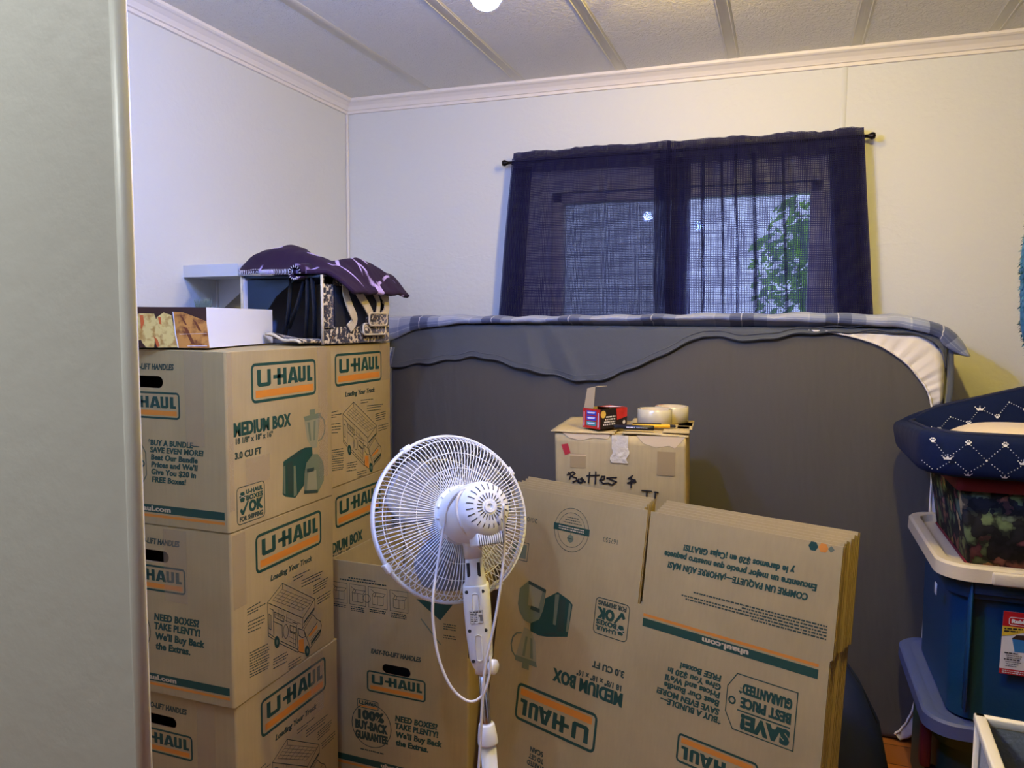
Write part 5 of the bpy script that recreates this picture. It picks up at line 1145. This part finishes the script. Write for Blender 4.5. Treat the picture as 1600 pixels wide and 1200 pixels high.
# knife and marker
t = thing('utility_knife', 'yellow and black utility knife beside the tape rolls', 'knife', onbox(.262, .083, .001), yw+math.radians(9))
b = MB().box((-.055, -.009, 0), (.055, .009, .010), .004, 2); b.build('handle', mat('knife_yellow', srgb(232, 176, 36), .4), t)
b = MB().box((-.052, -.006, .010), (.03, .006, .0125), .002, 1); b.build('slider', m_black, t)
MB().box((.052, -.0075, .002), (.070, .0075, .009), .002, 1).build('end_cap', m_black, t)
t = thing('marker_pen', 'black marker pen lying at the front edge of the marked carton', 'marker', onbox(.163, .022, .0075), yw+math.radians(3))
MB().tube([(0, 0, 0), (.003, 0, 0), (.028, 0, 0), (.0285, 0, 0), (.110, 0, 0), (.113, 0, 0)], [.0045, .0065, .0068, .0074, .0074, .005], 16).build('barrel', mat('marker_black', srgb(22, 22, 26), .35), t)
P = Print(); P.micro(.036, .060, -.001, .003, 'w', rnd=random.Random(2)); P.micro(.064, .094, -.0006, .0018, 'w', rnd=random.Random(3)); b = MB(); P.put(b, lambda u, v, o: (u, -.0074-o, v), dict(w=0)); b.build('barrel_print', m_pr[3], t, recalc=False)

# ------------------------------------------------------------------ storage totes
m_blue = mat('tote_blue', srgb(20, 68, 108), .42, bump=.06, bscale=200); m_lidb = mat('lid_beige', srgb(206, 194, 168), .5, bump=.08, bscale=160)
m_lidblue = mat('lid_slate_blue', srgb(84, 98, 150), .5); m_tgreen = mat('tote_green', srgb(38, 76, 62), .5); m_maroon = mat('tote_latch_maroon', srgb(92, 26, 36), .5)
def rs(x0, x1, y0, y1, r, z): return [(x, y, z) for x, y in rrect((x1-x0)/2, (y1-y0)/2, r, 7, (x0+x1)/2, (y0+y1)/2)]
def tote(label, x0, x1, y0, y1, z0, z1, mb_, ml, taper, lidname, corner=.075, rec=.022):
    t = thing('storage_tote', label, 'storage bin', ((x0+x1)/2, (y0+y1)/2, z0)); T = Matrix.Translation((-(x0+x1)/2, -(y0+y1)/2, -z0))
    L = lambda c: [T @ Vector(p) for p in c]
    k = lambda i, z, r: L(rs(x0+i, x1-i, y0+i, y1-i, r, z))
    H = z1-z0
    MB().loft([k(taper+.012, z0, corner*.7), k(taper, z0+.006, corner*.75), k(.036+taper*.20, z0+H*.72, corner*.88), k(.034+taper*.15, z0+H*.775, corner*.9), k(.026+taper*.12, z0+H*.785, corner*.92), k(.018, z1-.045, corner), k(.010, z1-.043, corner), k(.010, z1-.032, corner)]).build('bin_body', mb_, t)
    autosmooth(t.children[0], 30)
    MB().loft([k(.006, z1-.040, corner), k(0, z1-.038, corner), k(.001, z1-.006, corner), k(.006, z1, corner), k(.026, z1, corner*.8), k(.030, z1-.002, corner*.78), k(.036, z1-rec, corner*.7)], False, True).build('lid', ml, t)
    autosmooth(t.children[-1], 30)
    return t, T
BX0, BX1, BY0, BY1 = .374, .800, 2.068, 2.640
g, Tg = tote('green storage tote with slate blue lid, under the blue tote', .366, .806, 2.078, 2.645, 0, .368, m_tgreen, m_lidblue, .045, 'lid', rec=.004)
MB().box((.372, 2.16, .20), (.3965, 2.20, .326), .006, 2, Tg).build('latch', m_maroon, g)
MB().box((.385, 2.165, .02), (.412, 2.19, .20), .006, 2, Tg).build('latch', m_maroon, g)
u_, Tu = tote('blue storage tote with beige lid and a product sticker', BX0, BX1, BY0, BY1, .3645, .775, m_blue, m_lidb, .05, 'lid')
b = MB().box((.487, BY0-.010, .736), (.687, BY0+.004, .768), .005, 2, Tu); b.build('lid_handle', m_lidb, u_)
b = MB(); b.box((.448, 2.083, .40), (.455, 2.115, .735), .003, 1, Tu); b.box((.452, 2.088, .70), (.72, 2.10, .737), .004, 1, Tu); b.build('rib', m_blue, u_)
# sticker
m_st = [mat('sticker_white', srgb(228, 228, 226), .4), mat('sticker_red', srgb(186, 34, 40), .4), mat('sticker_yellow', srgb(222, 190, 62), .4), mat('sticker_blue', srgb(56, 126, 186), .4), mat('sticker_ink', srgb(40, 40, 46), .5), mat('sticker_brown', srgb(60, 44, 36), .5)]
b = MB(); P = Print(); SX, SZ = .521, .508; W_, H_ = .105, .160
P.rect(0, 0, W_, H_, 'w', 1); P.rect(0, H_*.765, W_, H_, 'r', 2); P.rect(0, 0, W_, H_*.085, 'r', 2)
P.frame(.012, H_*.79, .096, H_*.92, .006, .0016, 'w', 3); P.text('Rubbermaid', .018, .090, H_*.83, .0085, 'w', .05, lay=3)
P.poly([(0, H_*.765), (.07, H_*.765), (.05, H_*.70), (.02, H_*.63), (0, H_*.60)], 'y', 2); P.micro(.004, .042, H_*.715, .0035, 'k', 3, .06, random.Random(1)); P.micro(.004, .036, H_*.675, .0035, 'k', 3, .06, random.Random(2))
P.poly([(.022, H_*.57), (.10, H_*.57), (.094, H_*.38), (.029, H_*.37)], 'b', 2); P.poly([(.02, H_*.57), (.03, H_*.64), (.06, H_*.66), (.098, H_*.63), (.102, H_*.57)], 'n', 2)
for i, (x0, x1) in enumerate(((.008, .036), (.012, .046), (.014, .044), (.008, .042), (.012, .045), (.014, .04), (.012, .036))): P.micro(x0, x1, H_*(.335-.034*i), .0028 if i in (0, 3) else .0016, 'k', 3, 0, random.Random(i))
for i in range(2): P.micro(.006, .098, H_*(.05-.03*i), .0022, 'w', 3, 0, random.Random(i+9))
slope = .022/.26
P.put(b, lambda u, v, o: Tu @ Vector((SX+u, 2.0985-(SZ+v-.60)*.06-.004-o*2, SZ+v)), dict(w=0, r=1, y=2, b=3, k=4, n=5)); b.build('product_sticker', m_st, u_, recalc=False)
MB().box((.3915, 2.19, .655), (.3945, 2.212, .685), .001, 1, Tu).build('white_tag', m_st[0], u_)
# tapestry box
m_flor = mat('floral_tapestry', srgb(30, 28, 30), .85)
def floral():
    n, l, b = N(m_flor); tc = n.new('ShaderNodeTexCoord'); no = n.new('ShaderNodeTexNoise'); no.inputs['Scale'].default_value = 26; no.inputs['Detail'].default_value = 3; l.new(tc.outputs['Object'], no.inputs['Vector'])
    ad = n.new('ShaderNodeMix'); ad.data_type = 'VECTOR'; ad.inputs['Factor'].default_value = .07; l.new(tc.outputs['Object'], ad.inputs['A']); l.new(no.outputs['Color'], ad.inputs['B'])
    v = n.new('ShaderNodeTexVoronoi'); v.inputs['Scale'].default_value = 30; l.new(ad.outputs['Result'], v.inputs['Vector'])
    sep = n.new('ShaderNodeSeparateColor'); l.new(v.outputs['Color'], sep.inputs[0])
    hue = ramp(n, [(0, srgb(24, 24, 28)), (.22, srgb(96, 112, 74)), (.40, srgb(150, 98, 84)), (.52, srgb(28, 28, 32)), (.66, srgb(176, 146, 96)), (.78, srgb(110, 60, 66)), (.88, srgb(92, 106, 84)), (1, srgb(26, 26, 30))], 'CONSTANT'); l.new(sep.outputs[0], hue.inputs[0])
    r = ramp(n, [(0, (1.3, 1.25, 1.1)), (.34, (1.1, 1.1, 1.1)), (.5, (.75, .75, .75)), (.64, (.16, .16, .18)), (1, (.1, .1, .12))]); l.new(v.outputs['Distance'], r.inputs[0])
    mx = n.new('ShaderNodeMix'); mx.data_type = 'RGBA'; mx.blend_type = 'MULTIPLY'; mx.inputs['Factor'].default_value = 1; l.new(hue.outputs[0], mx.inputs['A']); l.new(r.outputs[0], mx.inputs['B']); l.new(mx.outputs['Result'], b.inputs['Base Color'])
floral()
m_wine = mat('wine_trim', srgb(116, 30, 40), .7); fz = .754
t = thing('tapestry_box', 'dark floral tapestry box between the beige lid and the dog bed', 'box', (.58, 2.36, fz)); T = Matrix.Translation((-.58, -2.36, -fz))
FZ1 = .985; q0 = (.452, .76, 2.145, 2.575); q1 = (.418, .79, 2.118, 2.60)
MB().loft([[T @ Vector(p) for p in rs(*q0, .012, fz)], [T @ Vector(p) for p in rs(*[(a+(c-a)*.85) for a, c in zip(q0, q1)], .014, .955)]]).build('box_body', m_flor, t)
MB().loft([[T @ Vector(p) for p in rs(q1[0]-.006, q1[1]+.006, q1[2]-.006, q1[3]+.006, .016, z)] for z in (.950, .972)]+[[T @ Vector(p) for p in rs(q1[0]-.002, q1[1]+.002, q1[2]-.002, q1[3]+.002, .014, FZ1)]]).build('lid', m_wine, t)
MB().tube([T @ Vector(p) for p in rs(q0[0]-.001, q0[1]+.001, q0[2]-.001, q0[3]+.001, .012, fz+.004)], .004, 6, closed=True).build('bottom_trim', m_wine, t)
# dog bed
m_navy = mat('navy_plush', srgb(8, 23, 58), .8, sheen=.03, spec=.15, bump=.25, bscale=30); m_pipe = mat('navy_piping', srgb(20, 28, 58), .8); m_cush = mat('cream_plush', srgb(228, 208, 172), .9, bump=.3, bscale=90, sheen=.3); m_mark = mat('white_print', srgb(232, 230, 226), .7)
DZ = FZ1+.001
t = thing('dog_bed', 'navy dog bed with white paw and crown print, cream cushion inside', 'dog bed', (.63, 2.32, DZ)); T = Matrix.Translation((-.63, -2.32, -DZ))
DX0, DX1, DY0, DY1 = .362, .93, 2.105, 2.545
path = rrect((DX1-DX0)/2, (DY1-DY0)/2, .07, 8, (DX0+DX1)/2, (DY0+DY1)/2)
def bol_h(x, y):
    if y < DY0+.06: return .108
    if y > DY1-.06: return .085+.165*max(0, min(1, (x-DX0-.01)/.30))**.9
    f_ = (y-DY0)/(DY1-DY0); return (.108+(.085-.108)*f_) if x < .6 else .108+(.25-.108)*f_
secs = []; n_ = len(path)
bodyR = .042
for i in range(n_):
    p = Vector((*path[i], 0)); d = Vector((*path[(i+1) % n_], 0))-Vector((*path[i-1], 0)); d.normalize(); o_ = Vector((d.y, -d.x, 0)); h_ = bol_h(p.x, p.y)
    lean = .030 if (p.y > DY1-.09) else .012
    ring = []
    for j in range(20):
        a = 2*PI*j/20; ex = .55
        c_, s_ = math.copysign(abs(math.cos(a))**ex, math.cos(a)), math.copysign(abs(math.sin(a))**ex, math.sin(a))
        z = h_/2+h_/2*s_; bulge = bodyR*(1-.35*(z/h_))
        ring.append(T @ (p+o_*(c_*bulge+lean*(z/h_))+Vector((0, 0, DZ+z))))
    secs.append(ring)
b = MB(); b.loft(secs+[secs[0]], False, False); bolster = b
MB().tube([T @ (Vector((*path[i], DZ+bol_h(*path[i])+.0005))+(Vector((0, -.016, 0)) if path[i][1] < DY0+.06 else Vector((0, .024, 0)) if path[i][1] > DY1-.06 else Vector((-.010, 0, 0)))) for i in range(n_)], .0055, 8, closed=True).build('piping', m_pipe, t)
def cush(s, q):
    x = DX0+.05+(DX1-DX0-.10)*s; y = DY0+.045+(DY1-DY0-.09)*q; e = max(0, 1-(2*s-1)**4)*max(0, 1-(2*q-1)**4); return T @ Vector((x, y, DZ+.01+.098*e**.5+.004*nz(x, y, 0, 9)))
MB().grid(cush, 24, 20).build('cushion', m_cush, t)
def frontS(u, v, o):                                    # outer face of the front bolster
    z = v; s_ = (z-.054)/.054; c_ = max(0, 1-abs(s_)**(2/.55))**(.55/2); y = DY0-(c_*bodyR*(1-.35*z/.108)+.012*z/.108); return T @ Vector((u, y-.0012-o, DZ+z))
def rearS(u, v, o):                                     # inner face of the rear bolster
    h_ = bol_h(u, DY1); z = v; s_ = min(1, max(-1, (z-h_/2)/(h_/2))); c_ = max(0, 1-abs(s_)**(2/.55))**(.55/2); y = DY1-(c_*bodyR*(1-.35*z/h_))+.030*z/h_; return T @ Vector((u, y-.0015-o, DZ+z))
def paw(P, x, y, s):
    P.circle(x, y-.15*s, .34*s, 'w', n=12, ry=.26*s)
    for dx, dy in ((-.42, .12), (-.16, .36), (.16, .36), (.42, .12)): P.circle(x+dx*s, y+dy*s, .13*s, 'w', n=8, ry=.17*s)
def crown(P, x, y, s):
    P.poly([(x-.42*s, y-.28*s), (x+.42*s, y-.28*s), (x+.62*s, y+.16*s), (x+.22*s, y-.04*s), (x, y+.30*s), (x-.22*s, y-.04*s), (x-.62*s, y+.16*s)], 'w')
    for dx, dy in ((0, .40), (.68, .22), (-.68, .22)): P.circle(x+dx*s, y+dy*s, .09*s, 'w', n=6)
def dots(P, a, c, n=6):
    for i in range(1, n): P.circle(a[0]+(c[0]-a[0])*i/n, a[1]+(c[1]-a[1])*i/n, .0013, 'w', n=6)
b = bolster; P = Print()
pat = [('p', .345, .092), ('c', .378, .052), ('p', .421, .090), ('o', .460, .050), ('p', .497, .090), ('c', .536, .050), ('p', .577, .090), ('o', .616, .05), ('p', .655, .09), ('c', .695, .05), ('p', .735, .09)]
for k, x, z in pat:
    if k == 'p': paw(P, x, z, .0125)
    elif k == 'c': crown(P, x, z, .0175)
    else: P.circle(x, z, .0027, 'w', n=8)
for (k, x, z), (k2, x2, z2) in zip(pat, pat[1:]): dots(P, (x, z), (x2, z2), 7)
for x in (.352, .424, .50, .58): 
    if x != .352: crown(P, x, .013, .012)
    dots(P, (x, .018), (x+.036, .046), 6); dots(P, (x, .018), (x-.034, .046), 6)
P.put(b, frontS, dict(w=1)); P = Print()
pat = [('o', .362, .062), ('c', .392, .078), ('p', .436, .062), ('o', .466, .100), ('p', .512, .086), ('c', .540, .128), ('p', .583, .108), ('o', .612, .150), ('p', .652, .13), ('c', .69, .18)]
for k, x, z in pat:
    if k == 'p': paw(P, x, z, .0125)
    elif k == 'c': crown(P, x, z, .0175)
    else: P.circle(x, z, .0022, 'w', n=8)
for (k, x, z), (k2, x2, z2) in zip(pat, pat[1:]): dots(P, (x, z), (x2, z2), 7)
P.put(b, rearS, dict(w=1)); b.build('bolster', [m_navy, m_mark], t, recalc=False)

# ------------------------------------------------------------------ blue bag on the floor
m_bag = mat('bag_navy', srgb(34, 46, 84), .6, bump=.4, bscale=10); m_bagblue = mat('bag_blue_panel', srgb(50, 76, 150), .5); m_strap = mat('bag_black_strap', srgb(18, 18, 22), .7)
t = thing('backpack', 'navy and blue backpack on the floor behind the flattened boxes', 'bag', (.150, 2.24, 0))
secs = []
for z, hx_, hy_, ox in ((0, .150, .115, .0), (.01, .165, .125, 0), (.12, .168, .128, -.004), (.25, .145, .118, -.012), (.36, .105, .095, -.022), (.43, .062, .066, -.030), (.462, .022, .03, -.034)):
    secs.append([(x+ox+.008*nz(x*9, y*9, z*9, 1), y+.008*nz(y*9, x*9, z*9, 1), z+(.0 if z == 0 else .004*nz(x, y, z, 14))) for x, y in rrect(hx_, hy_, min(hx_, hy_)*.7, 5)])
o = MB().loft(secs).build('bag_body', m_bag, t)
def bagp(a, z, k=1.0):
    i = 0
    tab = [(0, .150, .115, 0), (.01, .165, .125, 0), (.12, .168, .128, -.004), (.25, .145, .118, -.012), (.36, .105, .095, -.022), (.43, .062, .066, -.030), (.462, .022, .03, -.034)]
    hx_ = interp([(q[0], q[1]) for q in tab], z); hy_ = interp([(q[0], q[2]) for q in tab], z); ox = interp([(q[0], q[3]) for q in tab], z)
    return Vector((ox+(hx_*k)*math.cos(a)*.96, hy_*k*math.sin(a)*.96, z))
def ribbon(a_of_z, z0, z1, wd, nm, m, k=1.03):
    b = MB(); secs = []
    for i in range(17):
        z = z0+(z1-z0)*i/16; a = a_of_z(i/16); secs.append([bagp(a-wd, z, k), bagp(a+wd, z, k), bagp(a+wd, z, k+.035), bagp(a-wd, z, k+.035)])
    b.loft(secs); b.build(nm, m, t)
ribbon(lambda q: -.25-.35*q, .02, .44, .13, 'side_panel', m_bagblue, 1.0)
ribbon(lambda q: -.75-.2*math.sin(q*2), .02, .455, .12, 'strap', m_strap, 1.02)
ribbon(lambda q: -1.35+.3*q, .02, .40, .16, 'pocket_panel', m_bagblue, 1.0)
ribbon(lambda q: .05-.2*q, .02, .45, .07, 'strap', m_strap, 1.0)
MB().tube([bagp(-.75-.2*math.sin(q*2)-.11, .02+.42*q, 1.075) for q in [i/16 for i in range(9)]], .0018, 5).build('zip', mat('zip_grey', srgb(150, 150, 150), .4), t)

# ------------------------------------------------------------------ metal-rimmed hamper, robe and door near the doorway
m_cream = mat('cream_enamel', srgb(220, 208, 176), .4); m_hfab = mat('hamper_liner', srgb(150, 150, 140), .85, bump=.2, bscale=120); m_hout = mat('hamper_outside', srgb(96, 78, 56), .7)
hz = .700
t = thing('laundry_hamper', 'open hamper with a cream metal rim and grey liner, bottom right', 'hamper', (.333, 1.435, 0), math.radians(-3.5)); HX, HY = .235, -.34
b = MB()
for p, q in (((0, 0), (HX, 0)), ((HX, 0), (HX, HY)), ((HX, HY), (0, HY)), ((0, HY), (0, 0))): 
    x0, x1 = sorted((p[0], q[0])); y0, y1 = sorted((p[1], q[1])); b.box((x0-.009, y0-.007, hz-.016), (x1+.009, y1+.007, hz), .003, 2)
b.build('rim', m_cream, t)
for x, y in ((0, 0), (HX, 0), (0, HY), (HX, HY)): MB().box((x-.007, y-.006, 0), (x+.007, y+.006, hz-.014), .002, 1).build('leg', m_cream, t)
b = MB(); wl = .004
for lo, hi in (((0, -.006, .06), (HX, -.002, hz-.012)), ((0, HY+.002, .06), (HX, HY+.006, hz-.012)), ((.003, HY, .06), (.007, 0, hz-.012)), ((HX-.007, HY, .06), (HX-.003, 0, hz-.012)), ((0, HY, .05), (HX, 0, .06))): b.box(lo, hi)
b.build('liner', m_hfab, t)
b = MB()
b.grid(lambda s, q: (.008+(HX-.016)*s, HY+.008+(-HY-.016)*q, .575+.02*nz(s*3, q*3, 0, 1)), 12, 14)
o = b.build('laundry', mat('dark_laundry', srgb(52, 54, 44), .9, bump=.4, bscale=20), t, recalc=False)
# door standing open, with a robe on its hook
d1 = bpy.data.objects.new('door_1', None); COL.objects.link(d1); d1['kind'] = 'structure'
MB().box((.585, .50, .008), (.622, 1.38, 2.03), .003, 1).build('door_slab', m_trim, d1)
MB().lathe([(0, 0), (.02, 0), (.02, .006), (.012, .01), (.012, .04), (.026, .05), (.026, .065), (0, .07)], 20, Matrix.Translation((.585, 1.32, 1.0)) @ Matrix.Rotation(-PI/2, 4, 'Y')).build('door_knob', m_chrome, d1)
hk = MB().tube(spline([(.587, 1.235, 1.72), (.50, 1.235, 1.715), (.46, 1.235, 1.72), (.452, 1.235, 1.745)], 5), .006, 8); hk.box((.580, 1.215, 1.69), (.586, 1.255, 1.76), .002, 1); hk.build('robe_hook', m_chrome, d1)
m_robe = mat('teal_fleece', srgb(40, 92, 102), .95, sheen=.05, spec=.1, bump=.5, bscale=120)
t = thing('fleece_robe', 'fluffy teal robe hanging at the right edge of the photo', 'robe', (0, 0, 0))
prof_ = [(1.75, .458, .02), (1.70, .43, .05), (1.63, .350, .13), (1.56, .314, .15), (1.45, .306, .16), (1.36, .310, .155), (1.30, .324, .15), (1.24, .346, .15), (1.18, .357, .15), (1.10, .356, .155), (1.04, .360, .155), (.99, .372, .15), (.92, .39, .15), (.78, .40, .15), (.765, .41, .13)]
def robe_pt(a, z, xl, wy, e=0):
    xc = (xl+.562)/2; rx = .562-xc; return Vector((xc-(rx+e)*math.cos(a), 1.235+(wy+e)*math.sin(a), z))+Vector((0, 1, 0))*.012*math.sin(a*7+z*2)*min(1, (1.72-z)*3)+Vector((1, 0, 0))*.010*math.sin(a*9+z*1.5+1.2)*abs(math.sin(a))
MB().loft([[robe_pt(2*PI*j/96, z, xl, wy) for j in range(96)] for z, xl, wy in prof_]).build('robe_cloth', m_robe, t)
MB().tube(spline([(.47, 1.12, 1.60), (.45, 1.065, 1.45), (.46, 1.055, 1.25), (.47, 1.06, 1.02), (.47, 1.06, .98)], 6), [.055]*6+[.058]*6+[.062]*6+[.066]*6+[.064], 16, flat=.75).build('sleeve', m_robe, t)
MB().tube(spline([(.47, 1.36, 1.60), (.45, 1.405, 1.45), (.46, 1.412, 1.25), (.47, 1.41, 1.02), (.47, 1.41, .98)], 6), [.05]*6+[.052]*6+[.055]*6+[.058]*6+[.056], 16, flat=.75).build('sleeve', m_robe, t)
b = MB(); rr = random.Random(12)
tabx = [(-z, xl) for z, xl, wy in prof_]; taby = [(-z, wy) for z, xl, wy in prof_]
for i in range(6500):
    z = rr.uniform(.8, 1.68); a = rr.uniform(-1.9, 1.9); xl = interp(tabx, -z); wy = interp(taby, -z); p = robe_pt(a, z, xl, wy); q = robe_pt(a+rr.uniform(-.05, .05), z-rr.uniform(.001, .006), xl, wy, rr.uniform(.002, .005)); s_ = Vector((rr.uniform(-1, 1), rr.uniform(-1, 1), rr.uniform(-1, 1)))*.0011
    b.add([p-s_, p+s_, q], [(0, 1, 2)])
b.build('fluff', m_robe, t, recalc=False)['kind'] = 'stuff'
MB().tube(spline([(.40, 1.085, 1.10), (.385, 1.10, 1.13), (.375, 1.215, 1.14), (.385, 1.355, 1.12), (.42, 1.39, 1.11)], 5), .014, 8, flat=.5).build('belt', m_robe, t)
